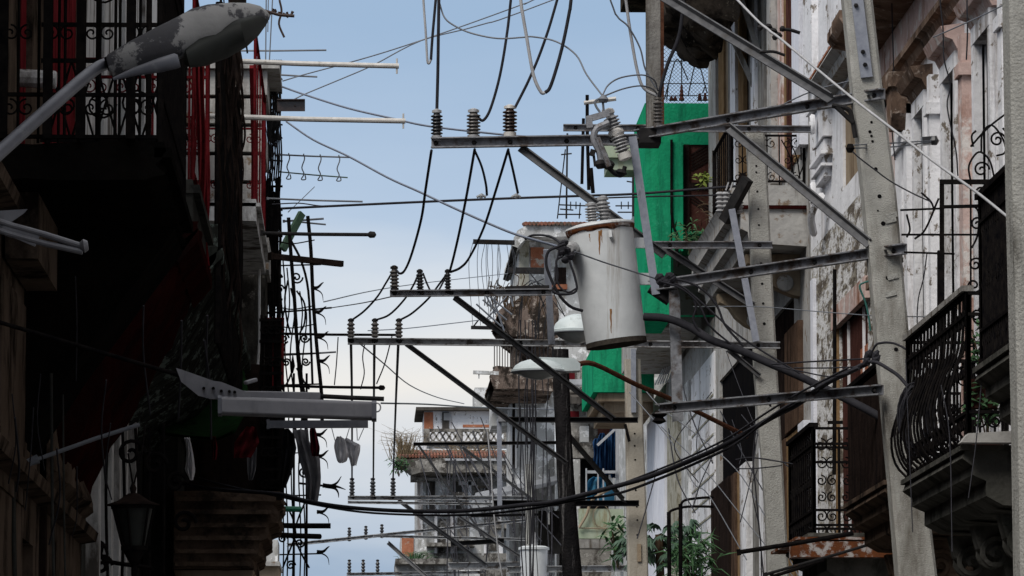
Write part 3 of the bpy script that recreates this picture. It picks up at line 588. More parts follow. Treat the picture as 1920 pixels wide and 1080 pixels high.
for i, x in enumerate((541, 569, 600, 635)):
    y = 291+i*1.2
    build(MB().tube(catmull([P(x, y-4, 60), P(x+2, y+6, 60), P(x-3, y+22, 60), P(x+1, y+34, 60), P(x-4, y+44, 60), P(x+4, y+44, 60), P(x+3, y+36, 60)], 4), .008, 5), 'wire_hook', 'wire_grey', label='bent wire hook hanging between the thin rod and the greenish rod', cat='hook', group='wire hooks on the thin rod')
pipe(500, 372, 680, 378, 3.6, 58, 'wire_grey', 'thin grey rod just above the long black wire that crosses the street')
pipe(488, 437, 695, 440, 7, 52, 'dark_steel', 'straight black pole with a round end knob', knob=True)
pipe(505, 480, 642, 495, 11, 52, 'wood_dark', 'thick black square timber arm below the knobbed pole', square=True, Y1=52.4)
pipe(530, 415, 607, 410, 4, 59, 'wire_grey', 'short rod tilted upward above the knobbed black pole, upper of two')
pipe(560, 416, 611, 421, 3.4, 59, 'wire_grey', 'short rod tilted downward above the knobbed black pole, lower of two')
pipe(500, 587, 622, 577, 3.6, 58, 'iron', 'thin black rod rising slightly beside the iron scroll screen')
pipe(500, 625, 745, 628, 5, 50, 'iron', 'long thin black pole ending among the three insulators', knob=True)
pipe(525, 666, 630, 660, 3.6, 56, 'wire_grey', 'thin grey rod under the long thin black pole')
pipe(520, 723, 714, 727, 5.5, 50, 'iron', 'black pole just above the tube lamp, with ring end', knob=True)
pipe(585, 742, 720, 748, 9, 50, 'dark_steel', 'thick dark pole directly behind the tube lamp top')
pipe(500, 796, 690, 795, 14, 48, 'lamp_alu', 'flat grey bar under the tube lamp carrying laundry', 'bar', 'bar', square=True)
pipe(505, 953, 565, 955, 11, 52, 'green_tube', 'short bright green tube end above two black tubes', 'tube', 'tube')
pipe(505, 985, 620, 986, 10.5, 52, 'iron', 'black tube beneath the short green tube', 'tube', 'tube')
pipe(505, 1002, 600, 1006, 10.5, 52, 'iron', 'shorter black tube, lowest of the tubes by the stepped balcony', 'tube', 'tube', Y1=52.5)
pipe(540, 398, 590, 350, 1.5, 58.5, 'wire_grey', 'very short slanting wire stay near the scroll screen top', 'wire', 'wire')
build(MB().beam(P(530, 468, 58), P(566, 400, 58.2), .05, .09), 'plank', 'leaf_pale', label='pale green plank leaning behind the iron scroll screen', cat='plank')
# spiky curl at the very top and antenna
an = thing('antenna', 'rusty wire antenna cluster beside the tip of the large street lamp', 'antenna', P(475, 60, 50))
mb = MB().tube(catmull([P(494, 20, 50), P(510, 24, 50), P(525, 28, 50), P(552, 30, 50)], 4), .018, 6).tube(catmull([P(524, 0, 50), P(528, 22, 50), P(523, 45, 50), P(533, 70, 50)], 4), .013, 6)
for k in range(14): a = P(498+k*4, 24+random.uniform(-3, 3), 50); mb.tube([a, a+V((random.uniform(-.03, .03), 0, random.uniform(-.04, .04)))], .012, 4)
build(mb, 'crossbar', 'porcelain_brown', an)
build(MB().tube([P(499, -5, 50), P(498, 115, 50)], .007, 5).tube([P(511, -5, 50), P(505, 115, 50)], .007, 5).tube([P(503, -5, 50), P(502, 60, 50)], .006, 5), 'stay_wires', 'wire_grey', an)
build(MB().tube(catmull([P(460, 70, 49), P(464, 100, 49)], 3), .01, 5).beam(P(430, 3, 49), P(462, 3, 49), .03, .05), 'bar_end', 'iron', an)
# iron scroll screen (divider between balconies) reaching over the street
gv = thing('iron_screen', 'black wrought iron scroll screen with curved thorns beyond the left houses', 'iron screen', P(560, 1080, 54))
Yg = 54
mb = MB()
mb.tube(catmull([P(541, 408, Yg), P(545, 470, Yg), P(552, 560, Yg), P(557, 640, Yg), P(568, 740, Yg), P(570, 800, Yg)], 4), .024, 6)
mb.tube(catmull([P(577, 405, Yg), P(583, 470, Yg), P(587, 560, Yg), P(594, 650, Yg), P(603, 740, Yg), P(604, 800, Yg)], 4), .024, 6)
mb.tube(catmull([P(545, 450, Yg), P(565, 490, Yg), P(578, 545, Yg), P(583, 640, Yg), P(586, 720, Yg)], 4), .016, 6)
mb.tube([P(575, 700, Yg), P(575, 1085, Yg)], .013, 6).tube([P(551, 700, Yg), P(551, 1085, Yg)], .013, 6).tube([P(524, 500, Yg), P(523, 900, Yg)], .02, 6)
for y in (498, 664, 722, 930, 1040): mb.beam(P(524, y, Yg), P(602, y-2, Yg), .016, .016)
for k, x in enumerate((530, 538, 548, 562, 570)):
    mb.tube(catmull([P(x, 480+k*22, Yg), P(x+5, 560+k*10, Yg), P(x-4, 640+k*14, Yg), P(x+4, 760, Yg), P(x-2, 880, Yg), P(x+2, 1000, Yg), P(x, 1100, Yg)], 4), .008, 4)
for y in (452, 575, 610, 770, 845, 985): mb.tube(catmull([P(520, y, Yg), P(548, y+5, Yg), P(590, y-2, Yg)], 4), .007, 4)
build(mb, 'frame_bars', 'iron', gv)
mb = MB(); X1, Z1 = V((1, 0, 0)), V((0, 0, 1))
for (x, y, r, s) in ((524, 542, 9, 1), (556, 520, 12, -1), (533, 634, 9, 1), (571, 634, 9, -1), (537, 680, 8, 1), (573, 678, 8, -1), (533, 875, 10, 1), (570, 885, 11, -1), (530, 1010, 9, 1), (562, 1018, 9, -1), (545, 1060, 9, 1), (528, 770, 8, 1), (562, 765, 9, -1), (536, 830, 9, 1)):
    mb.spiral(P(x, y, Yg), S(r, Yg), 1.6, X1, Z1, .011, sgn=s)
for L_ in ([(540, 525), (534, 560), (538, 600), (545, 625)], [(556, 545), (571, 570), (571, 605), (562, 625)], [(540, 640), (530, 650), (528, 665)], [(545, 540), (553, 570), (556, 600), (556, 650), (558, 680)],
           [(550, 690), (540, 715), (530, 730)], [(556, 690), (570, 715), (580, 730)], [(552, 800), (566, 830), (568, 850), (560, 870)], [(533, 940), (550, 975), (556, 1010)], [(575, 935), (560, 970), (548, 1010)],
           [(552, 1010), (540, 1040), (530, 1065)], [(552, 1010), (566, 1040), (580, 1065)], [(524, 470), (518, 500), (530, 520)]):
    mb.tube(catmull([P(x, y, Yg) for x, y in L_], 5), .011, 5)
mb.lathe(P(555, 640, Yg), P(554, 560, Yg), [(0, .005), (.4, .028), (1, .005)], 6).lathe(P(549, 700, Yg), P(549, 665, Yg), [(0, .005), (.4, .03), (1, .005)], 6)
build(mb, 'scrollwork', 'iron', gv)
for (x, y) in ((583, 540), (588, 585), (592, 632), (595, 677), (590, 815), (592, 855), (594, 960), (594, 1035)):
    mb = MB(); a = P(x, y, Yg)
    mb.tube(catmull([a, P(x+12, y-1, Yg), P(x+20, y-8, Yg), P(x+24, y-11, Yg)], 5), .026, 6, r1=.003)
    mb.tube(catmull([a, P(x+14, y+5, Yg), P(x+21, y+12, Yg), P(x+23, y+24, Yg)], 5), .012, 6, r1=.003)
    build(mb, 'thorn', 'iron', gv)
mb = MB()
mb.tube(catmull([P(605, 910, Yg), P(620, 911, Yg), P(632, 905, Yg), P(640, 893, Yg)], 5), .03, 6, r1=.004)
mb.tube(catmull([P(610, 911, Yg), P(630, 912, Yg), P(648, 918, Yg)], 5), .03, 6, r1=.004)
mb.tube(catmull([P(612, 912, Yg), P(628, 916, Yg), P(634, 924, Yg), P(635, 933, Yg)], 5), .022, 6, r1=.004)
mb.tube([P(560, 906, Yg), P(608, 911, Yg)], .014, 6)
build(mb, 'fleuron', 'iron', gv)
# ------------------------------------------------------------ laundry
def cloth(name, outl, Y, m, label, cat='laundry', amp=.05, nx=12, ny=14):
    """hanging cloth: rows given as (y, xleft, xright)"""
    mb = MB(); rows = []
    for j in range(ny+1):
        t = j/ny*(len(outl)-1); i = min(int(t), len(outl)-2); f = t-i
        y = outl[i][0]*(1-f)+outl[i+1][0]*f; a = outl[i][1]*(1-f)+outl[i+1][1]*f; b = outl[i][2]*(1-f)+outl[i+1][2]*f
        rows.append((y, a, b))
    ph = random.uniform(0, 6)
    for j, (y, a, b) in enumerate(rows):
        for i in range(nx+1):
            u = i/nx; mb.v.append(P(a+(b-a)*u, y, Y)+V((0, amp*math.sin(u*13+ph+j*.25)+amp*.5*math.sin(j*.9+u*4), 0)))
    w1 = nx+1; k = len(mb.v); mb.v += [v+V((0, .012, 0)) for v in mb.v[:k]]
    for j in range(ny):
        for i in range(nx):
            q = j*w1+i; mb.f.append((q, q+1, q+w1+1, q+w1)); mb.f.append((k+q, k+q+w1, k+q+w1+1, k+q+1))
    return build(mb, name, m, label=label, cat=cat, ang=80)
cloth('white_garment', [(818, 632, 638), (826, 628, 648), (838, 626, 650), (852, 629, 654), (864, 632, 650), (868, 636, 642)], 48, 'cloth_white', 'left one of two small crumpled white garments below the tube lamp', amp=.05)
cloth('white_garment', [(822, 644, 650), (828, 640, 662), (834, 643, 676), (848, 646, 675), (860, 655, 671), (873, 658, 668)], 48.15, 'cloth_white', 'right one of two small crumpled white garments below the tube lamp', amp=.07)
cloth('dark_garment', [(803, 532, 540), (815, 530, 551), (840, 527, 556), (880, 525, 548), (915, 526, 535)], 47.5, 'cloth_black', 'long black garment hanging beside the low balcony')
cloth('pale_garment', [(805, 548, 578), (830, 556, 580), (860, 560, 600), (900, 574, 602), (940, 576, 596)], 49, 'cloth_grey', 'long pale grey garment hanging behind the scroll screen')
cloth('maroon_garment', [(790, 584, 587), (808, 580, 593), (840, 582, 600), (855, 585, 598)], 48.6, 'cloth_maroon', 'small dark maroon garment hanging over the pale grey one')
cloth('red_garment', [(800, 462, 480), (830, 440, 486), (858, 438, 470)], 46, 'cloth_red', 'dark red garment hanging under the green tarpaulin')
cloth('grey_garment', [(812, 470, 478), (840, 462, 482), (880, 464, 480), (900, 466, 474)], 46.5, 'cloth_grey', 'dim grey garment hanging in the shade right of the dark red one')
cloth('red_garment', [(818, 398, 404), (840, 396, 408), (862, 398, 406)], 46.4, 'cloth_red', 'small dull red rag hanging left of the bigger dark red garment')
cloth('cream_garment', [(820, 346, 356), (850, 350, 362), (880, 346, 366), (900, 356, 362)], 46, 'cloth_white', 'narrow white rag hanging below the green tarpaulin, left')
for x, a in ((622, 628), (655, 648), (669, 670), (682, 672)): build(MB().tube([P(x, 803, 48), P(a, 826, 48)], .004, 4), 'hanging_string', 'wire_grey', label='string holding up the small crumpled white cloth', cat='string', group='strings of the white cloth')
# ============================================================ RIGHT SIDE
def fx(x, Y): return P(x, 800, Y).x
def strips(parent, X, lst, z0, z1, proud=.0):
    """lst: (x_right, x_left, material, proud, part name) vertical bands of the wall plane X"""
    for (xa, xb, m, pr, nm) in lst:
        ya, yb = YX(xa, X), YX(xb, X)
        build(MB().box(X-pr, X+.05, ya+.002, yb-.002, z0, z1), nm, m, parent)
def casing(parent, X, a, b, z0, z1, m='plaster_white', w_=.16, pr=.07, head=None):
    mb = MB().box(X-pr, X+.02, a-w_, a, z0, z1).box(X-pr, X+.02, b, b+w_, z0, z1).box(X-pr-.004, X+.02, a-w_, b+w_, z1+.001, z1+.14)
    mb.box(X-pr*.5, X+.02, a-w_-.06, a-w_-.002, z0, z1)
    o = build(mb, 'door_casing', m, parent)
    if head:
        p = [(X+.02, z1+.142), (X-.06, z1+.142), (X-.10, z1+.22), (X-.16, z1+.24), (X-.20, z1+.33), (X+.02, z1+.36)]
        build(MB().prismY(p, a-w_-.1, b+w_+.1), 'cornice_head', head, o)
    return o
X0 = 5.0
ha = thing('house', 'white plastered house with tall dark doors and pink cornice heads, nearest on the right', 'house', (5.4, 36, 0))
dA = [(30.5, 31.5), (33.6, 34.6), (37.3, 38.15), (39.5, 40.25), (41.7, 42.35)]
ops = [(a, b, 4.08, 7.76) for a, b in dA]+[(29, 30.2, .15, 3), (34, 35.2, .15, 3), (39, 40.2, .15, 3)]
mb = grid_wall(MB(), X0, 5, 46, 0, 8.25, ops, .3, 'X', 1)  # unseen stretch towards the camera added to cut ambient light
build(mb, 'wall', 'plaster_white', ha)
build(MB().box(X0+.31, 11, 5, 45.98, 0, 12), 'house_body', 'plaster_grey', ha)
build(MB().box(X0-.012, X0+.31, 5, 45.98, 8.42, 8.88), 'frieze', 'plaster_pink', ha)
build(MB().box(X0-.001, X0+.31, 5, 45.98, 9.1, 14), 'attic_wall', 'plaster_brown', ha)
build(MB().prismY([(X0+.02, 8.25), (X0-.07, 8.25), (X0-.10, 8.32), (X0-.15, 8.34), (X0-.15, 8.40), (X0+.02, 8.42)], 5, 45.97), 'string_course', 'plaster_brown', ha)
# broken eave with its brown soffit
mb = MB()
y = 30.0
while y < 46:
    e = 4.50+random.uniform(-.02, .06); n_ = random.uniform(.25, .5); y2 = min(46, y+n_)
    mb.prismY([(X0+.3, 8.885), (X0-.1, 8.885), (4.72, 8.93), (e+.05, 8.96+random.uniform(-.02, .02)), (e, 9.02), (e, 9.10), (X0+.3, 9.095)], y, y2-.002); y = y2
build(mb, 'eave', 'plaster_brown', ha)
for i, (a, b) in enumerate(dA):
    shutter(ha, 'door', 'wood_dark', X0+.035, a+.01, b-.01, 4.1, 7.74, .085, leaves=2)
    casing(ha, X0, a, b, 4.08, 7.76, 'plaster_white', .14, .07, 'plaster_pink' if i != 4 else 'plaster_brown')
for a in (29, 34, 39): build(MB().box(X0+.04, X0+.09, a, a+1.2, .15, 3), 'door', 'wood_dark', ha)
for a, b, m in ((38.75, 39.0, 'plaster_pink'), (36.3, 36.55, 'plaster_white'), (35.2, 35.5, 'plaster_white'), (41.0, 41.16, 'plaster_white'), (42.75, 43.0, 'plaster_white'), (43.15, 43.7, 'plaster_white')):
    build(MB().box(X0-.09, X0+.02, a, b, 4.1, 7.95).box(X0-.12, X0+.02, a-.04, b+.04, 7.6, 7.7).box(X0-.11, X0+.02, a-.03, b+.03, 4.1, 4.4), 'pilaster', m, ha)
build(MB().box(X0-.03, X0+.02, 43.9, 45.9, 5.4, 8.24), 'stained_plaster', 'plaster_pink', ha)
for yb in (42.85,):
    build(MB().prismX([(yb, 7.72), (yb+.14, 7.72), (yb+.3, 7.86), (yb+.3, 8.24), (yb-.1, 8.24), (yb-.1, 7.86)], X0-.22, X0+.01).box(X0-.25, X0+.01, yb-.14, yb+.34, 8.1, 8.235)
          .box(X0-.19, X0+.01, yb-.06, yb+.22, 7.9, 7.97), 'bracket', 'plaster_brown', ha)
build(MB().box(X0-.22, X0+.02, 44.6, 45.1, 6.5, 6.62).prismX([(44.7, 6.62), (45.0, 6.62), (44.95, 6.95), (44.75, 6.95)], X0-.16, X0+.01), 'small_bracket', 'plaster_brown', ha)
# balconies of the near house
def rbalcony(parent, y0, y1, Xo, zt, lab=None, rail='iron', belly=.0, sp=.10, stone='corbel_stone', corbel=True, zr=1.05, jitter=.01, top_m=None):
    p = [(X0, zt), (Xo, zt), (Xo-.02, zt-.05), (Xo+.05, zt-.10), (Xo+.05, zt-.16), (Xo+.14, zt-.20), (Xo+.14, zt-.30), (Xo+.25, zt-.36), (X0, zt-.40)]
    o = build(MB().prismY(p, y0, y1).box(Xo-.03, X0, y0-.04, y1+.03, zt+.001, zt+.035), 'balcony', stone, parent)
    if lab: o['label'] = lab
    if corbel:
        for yc in (y0+.35, (y0+y1)/2, y1-.45):
            pr = [(X0, zt-.402), (Xo+.26, zt-.402), (Xo+.30, zt-.56), (Xo+.45, zt-.62), (Xo+.52, zt-.86), (Xo+.72, zt-.98), (Xo+.78, zt-1.22), (X0, zt-1.5)]
            build(MB().prismY(pr, yc-.11, yc+.11), 'corbel', stone, o)
            mb = MB()
            for (xx, zz, rr) in ((Xo+.42, zt-.60, .13), (Xo+.70, zt-1.0, .17)):
                for sy in (-1, 1): mb.spiral(V((xx, yc+sy*.115, zz)), rr, 1.6, V((1, 0, 0)), V((0, 0, 1)), .022)
            build(mb, 'scroll', stone, o)
    r = railing(o, Xo+.03, y0+.02, y1-.02, zt+.035, zt+zr, rail, sp, .010, belly=-belly, rails=4, jitter=jitter, scroll=True)
    build(MB().box(Xo-.01, Xo+.07, y0, y1, zt+zr+.012, zt+zr+.05), 'handrail', top_m or 'wood_grey', o)
    for yy in (y0+.02, y1-.02): railing(o, yy, Xo+.03, X0, zt+.035, zt+zr, rail, sp*1.1, .010, axis='Y', rails=4, scroll=True)
    return o
b0 = rbalcony(ha, 27.5, 30.9, 4.0, 4.45, sp=.09, jitter=.0, zr=1.12, top_m='iron')
b1 = rbalcony(ha, 31.6, 35.1, 4.0, 4.0, belly=.13, sp=.2, jitter=.07, zr=1.05)
b2r = rbalcony(ha, 36.3, 39.3, 4.0, 4.08, sp=.05, jitter=0, zr=.95, stone='brown_stone', top_m='iron')
b3 = rbalcony(ha, 43.0, 45.4, 4.05, 4.05, sp=.2, jitter=0, zr=.98, corbel=False, top_m='iron')
build(MB().box(4.01, 4.03, 36.4, 39.3, 4.12, 5.0), 'board_panel', 'wood_dark', b2r)
build(MB().box(3.9, 5, 42.9, 45.5, 4.02, 4.045).box(3.86, 5, 42.8, 43.1, 3.86, 4.0), 'slab_edge', 'rust', b3)
# broken cornice stones resting on balcony
mb = MB().prismY([(3.95, 4.04), (4.4, 4.04), (4.9, 4.045), (4.9, 4.09), (4.35, 4.12), (4.0, 4.10)], 31.4, 31.58)
build(mb, 'broken_stone', 'plaster_grey', b1)
# iron divider with scrolls between the balconies
dv = thing('iron_divider', 'black iron divider with round scrolls standing between the near right balconies', 'iron divider', (4.5, 33.2, 4))
Yd = 35.6; mb = MB()
def pl(pts, Y=Yd): return [P(x, y, Y) for x, y in pts]
for x in (1764, 1768): mb.tube(pl([(x, 345), (x, 690)]), .010, 6)
mb.beam(*pl([(1762, 341), (1897, 341)]), .03, .035).beam(*pl([(1764, 388), (1850, 386)]), .02, .025).beam(*pl([(1688, 394), (1764, 391)]), .014, .014).beam(*pl([(1690, 440), (1850, 440)]), .014, .014).beam(*pl([(1695, 473), (1790, 476)]), .012, .014)
for x in (1820, 1847, 1880): mb.tube(pl([(x, 341), (x, 640)]), .008, 5)
mb.beam(*pl([(1764, 470), (1764, 620)]), .05, .05)
build(mb, 'frame', 'iron', dv)
mb = MB()
for (x, y, r, s) in ((1840, 318, 16, 1), (1893, 318, 14, -1), (1838, 360, 10, 1), (1832, 420, 14, 1), (1829, 496, 14, 1), (1826, 535, 15, -1), (1831, 592, 12, 1), (1845, 660, 14, 1), (1820, 640, 11, -1), (1870, 262, 16, 1)):
    mb.spiral(P(x, y, Yd), S(r, Yd), 1.5, V((1, 0, 0)), V((0, 0, 1)), .008, sgn=s)
for L_ in ([(1820, 275), (1852, 240), (1897, 205)], [(1820, 340), (1817, 310), (1835, 285), (1855, 300), (1865, 335)], [(1840, 285), (1842, 250), (1860, 235), (1880, 260), (1885, 285), (1868, 292)], [(1825, 275), (1822, 255), (1830, 245)],
           [(1825, 385), (1835, 400), (1833, 440), (1822, 465)], [(1880, 240), (1897, 262)], [(1882, 285), (1897, 297)], [(1885, 310), (1897, 330)], [(1700, 402), (1706, 430), (1700, 445)], [(1760, 372), (1735, 430), (1715, 448)], [(1727, 361), (1745, 378), (1752, 395)]):
    mb.tube(catmull(pl(L_), 5), .008, 5)
build(mb, 'scrollwork', 'iron', dv)
# coil of old wire and plants on the near balcony
mb = MB()
for k in range(16):
    c = P(1716+random.uniform(-3, 5), 785+random.uniform(-6, 6), 34.6); r1, r2 = random.uniform(.07, .135), random.uniform(.18, .26)
    mb.tube([c+V((math.cos(t)*r1, random.uniform(-.01, .01)+.03*k/16, math.sin(t)*r2)) for t in [i*math.pi/10 for i in range(21)]], .006, 5)
build(mb, 'wire_coil', 'rubber', label='coil of black cable hung on the belly of the near right balcony railing', cat='cable coil')
for (x, y, n, m, lb) in ((1850, 750, 150, 'leaf',  'leafy potted plant seen through the near right balcony railing, below'), (1845, 645, 90, 'leaf', 'smaller leafy plant on the near right balcony, upper of two')):
    t = thing('potted_plant', lb, 'plant', P(x, y+60, 33)); c = P(x, y, 33)
    build(leaf_cloud(MB(), c, .16, .2, .18, n, .09, .035), 'foliage', m, t)
    build(MB().tube([c+V((0, 0, -.3)), c+V((.02, 0, 0)), c+V((.05, 0, .15))], .008, 5).tube([c+V((0, 0, -.3)), c+V((-.08, 0, .1))], .006, 5), 'stem', 'stem', t)
    build(MB().lathe(c+V((0, 0, -.45)), c+V((0, 0, -.25)), [(0, .09), (1, .12)], 12), 'pot', 'wood_maroon', t)
# --- white house with peeling plaster
hb = thing('house', 'white house with badly peeling plaster and a brown door, behind the leaning pole', 'house', (5.4, 50, 0))
ob = [(47.0, 49.8, 4.1, 6.6), (47.2, 49.3, 8.0, 9.05), (47.5, 49, .15, 3)]
mb = grid_wall(MB(), X0, 46, 52.9, 7.75, 14, ob, .2, 'X', 1); build(mb, 'upper_wall', 'plaster_white', hb)
mb = grid_wall(MB(), X0, 46, 52.9, 0, 7.75, ob, .2, 'X', 1); build(mb, 'wall', 'plaster_peeling', hb)
build(MB().box(X0+.21, 11, 46, 52.88, 0, 14), 'house_body', 'plaster_grey', hb)
build(MB().box(X0+.03, X0+.08, 47, 49.8, 4.1, 6.6), 'door', 'wood_maroon', hb)
build(MB().box(X0+.02, X0+.028, 47.05, 47.9, 5.5, 6.2), 'door_panel', 'brick', hb)
build(MB().box(X0+.03, X0+.06, 47.2, 49.3, 8.0, 9.05), 'shutter', 'plaster_tan', hb)
build(MB().box(X0-.06, X0+.01, 46.7, 50.1, 6.602, 6.82), 'lintel', 'plaster_pink', hb)
build(MB().box(X0-.03, X0+.01, 49.82, 50.0, 4.1, 6.6), 'door_jamb', 'wood_ochre', hb)
build(MB().prismY([(X0+.01, 9.32), (X0-.22, 9.32), (X0-.25, 9.26), (X0-.16, 9.20), (X0-.14, 9.12), (X0+.01, 9.1)], 46.05, 50.6), 'cornice', 'plaster_grey', hb)
build(MB().box(X0-.23, X0, 46.1, 50.6, 9.325, 9.35), 'cornice_cap', 'brick', hb)
mb = MB().box(X0-.10, X0+.01, 50.4, 51.6, 8.72, 9.08).box(X0-.16, X0+.01, 50.3, 51.7, 9.10, 9.2).box(X0-.08, X0+.01, 50.5, 51.5, 8.3, 8.7).box(X0-.13, X0+.01, 50.35, 51.65, 8.52, 8.56).box(X0-.12, X0+.01, 50.4, 51.6, 8.4, 8.43)
for zz, rr in ((8.9, .12), (8.15, .14)): mb.spiral(V((X0-.16, 50.95, zz)), rr, 1.5, V((0, 1, 0)), V((0, 0, 1)), .03)
mb.tube(catmull([V((X0-.1, 50.6, 8.1)), V((X0-.16, 51.1, 7.95)), V((X0-.1, 51.5, 7.8))], 5), .04, 6)
build(mb, 'scroll_bracket', 'plaster_white', hb)
build(MB().box(X0-.07, X0+.01, 51.9, 52.9, 9.6, 13.9), 'pilaster', 'plaster_white', hb)
build(MB().box(X0-.04, X0+.01, 52.3, 52.6, 3.0, 7.4), 'edge_strip', 'plaster_lilac', hb)
build(MB().tube([P(1565, 505, 45), P(1565, 700, 45), P(1564, 890, 45)], .018, 6).beam(P(1552, 792, 45), P(1580, 792, 45), .03, .03), 'iron_post', 'iron', label='slim black iron post rising in front of the peeling white wall', cat='post')
# --- house with striped shutters and ruined balcony
hc = thing('house', 'house with tall grey and brown striped shutters and a moulded balcony', 'house', (5.4, 60, 0))
oc = [(55.0, 58.2, 4.1, 7.5), (60.5, 66.5, 4.1, 7.5), (55, 57, .15, 3)]
mb = grid_wall(MB(), X0, 52.9, 67.2, 0, 14, oc, .3, 'X', 1)
build(mb, 'wall', 'plaster_grey', hc)
build(MB().box(X0+.31, 11, 52.9, 67.18, 0, 14.5), 'house_body', 'plaster_grey', hc)
for a, b, m in ((55.02, 58.18, 'wood_dark'), (60.5, 66.5, 'void')): build(MB().box(X0+.04, X0+.09, a, b, 4.1, 7.5), 'door', m, hc)  # dark shutters, with the shadow under the balcony put into their colour
up = [(1522, 1508, 'plaster_lilac', .10, 'pilaster'), (1508, 1497, 'wood_ochre', .02, 'shutter'), (1497, 1489, 'wood_maroon', .05, 'shutter'), (1489, 1480, 'wood_ochre', .02, 'shutter'), (1480, 1471, 'plaster_pink', .04, 'shutter'),
      (1471, 1463, 'plaster_grey', .12, 'pilaster'), (1463, 1448, 'wood_brown', .02, 'shutter'), (1448, 1436, 'wood_grey', .06, 'shutter'), (1436, 1428, 'plaster_white', .10, 'pilaster'),
      (1428, 1414, 'wood_grey', .03, 'shutter'), (1414, 1408, 'wood_dark', .01, 'shutter'), (1408, 1398, 'wood_ochre', .06, 'shutter'), (1398, 1388, 'plaster_white', .10, 'pilaster'), (1388, 1377, 'wood_grey', .05, 'shutter'), (1377, 1370, 'plaster_tan', .03, 'shutter'), (1370, 1360, 'wood_ochre', .06, 'shutter'), (1360, 1346, 'plaster_grey', .10, 'pilaster')]
strips(hc, X0, up, 9.0, 13.9)
lo_ = [(1523, 1512, 'plaster_lilac', .08, 'pilaster'), (1510, 1482, 'wood_ochre', .03, 'shutter'), (1482, 1468, 'wood_brown', .05, 'shutter')]
strips(hc, X0, lo_, .2, 5.9)
lo2 = [(1412, 1400, 'plaster_white', .08, 'pilaster'), (1400, 1388, 'wood_ochre', .03, 'shutter'), (1388, 1380, 'wood_brown', .06, 'shutter'), (1380, 1346, 'wood_dark', .09, 'shutter')]
strips(hc, X0, lo2, .2, 6.0)
strips(hc, X0, [(1510, 1484, 'wood_brown', .06, 'shutter'), (1484, 1458, 'wood_dark', .03, 'shutter')], 5.93, 7.1)
strips(hc, X0, [(1452, 1440, 'plaster_white', .10, 'pilaster'), (1440, 1420, 'wood_grey', .05, 'shutter')], .2, 6.0)
# moulded balcony, near end towards us
prof = [(X0, 8.57), (4.16, 8.57), (4.13, 8.52), (4.18, 8.44), (4.18, 8.30), (4.26, 8.26), (4.26, 8.08), (4.34, 8.04), (4.36, 7.92), (X0, 7.88)]
cb = build(MB().prismY(prof, 53.4, 60.2), 'balcony', 'plaster_grey', hc)
build(MB().box(4.10, X0, 53.36, 53.9, 8.30, 8.34), 'painted_band', 'soffit_red', cb)
railing(cb, 53.45, 4.15, 4.98, 8.58, 9.14, 'iron', .12, .008, axis='Y', rails=2, scroll=True)
mb = MB()
for (a, b) in (((1465, 262), (1490, 340)), ((1492, 262), (1502, 300)), ((1520, 262), (1497, 335)), ((1478, 262), (1500, 335))): mb.tube(catmull([P(*a, 53.4), P((a[0]+b[0])/2+4, (a[1]+b[1])/2-6, 53.4), P(*b, 53.4)], 4), .008, 5)
build(mb, 'curved_bars', 'iron', cb)
railing(cb, 4.17, 53.5, 56.2, 8.58, 9.3, 'iron', .3, .010, rails=2, jitter=.03)
build(MB().beam(P(1393, 334, 55), P(1368, 400, 57.5), .07, .12), 'leaning_timber', 'wood_dark', cb)
for y_ in (54.2, 58.5):
    pr = [(X0, 7.88), (4.38, 7.88), (4.40, 7.78), (4.52, 7.72), (4.60, 7.60), (4.72, 7.50), (4.90, 7.42), (X0, 7.40)]
    br = build(MB().prismY(pr, y_, y_+.3), 'bracket', 'plaster_tan', cb)
    build(MB().lathe(V((4.83, y_-.05, 7.55)), V((4.83, y_+.0, 7.55)), [(0, .05), (.3, .09), (1, .10)], 14), 'volute', 'plaster_grey', br)
from mathutils import noise
mb = MB(); pr = [(3.70, 12.6), (3.74, 12.1), (3.80, 11.75), (3.86, 11.45), (3.95, 11.28), (4.08, 11.2), (4.18, 11.04), (4.30, 10.92), (4.42, 10.86), (4.54, 10.92), (4.62, 11.2), (4.78, 11.7), (4.9, 12.6)]
nx, ny = 60, 34                                         # eroded upper balcony: a crumbling mass of mortar and brick
cur = catmull([V((a, 0, b)) for a, b in [(p_[0], p_[1]+.42) for p_ in pr]], 5)
for j in range(ny+1):
    for k, c in enumerate(cur):
        y = 58.4+j*.11; q = V((c.x, y, c.z)); n1 = noise.fractal(q*2.2, 1, 2, 5); n2 = noise.noise(q*9)
        mb.v.append(q+V((-.16*n1-.03*n2, 0, -.16*abs(n1)+.05*n2+(.12*noise.noise(q*1.1)))))
m_ = len(cur)
for j in range(ny):
    for k in range(m_-1): mb.f.append((j*m_+k, j*m_+k+1, (j+1)*m_+k+1, (j+1)*m_+k))
mb.f.append(tuple(range(m_))); mb.f.append(tuple(ny*m_+k for k in range(m_))[::-1])
mb.box(3.6, X0, 56, 66, 12.61, 13.0)
build(mb, 'ruined_balcony', 'ruin', hc, ang=80)
build(MB().beam(V((4.98, 59.6, 10.5)), V((4.5, 59.6, 11.6)), .08, .06).beam(V((4.98, 58.7, 10.7)), V((4.6, 58.7, 11.9)), .08, .06), 'strut', 'wood_grey', hc)
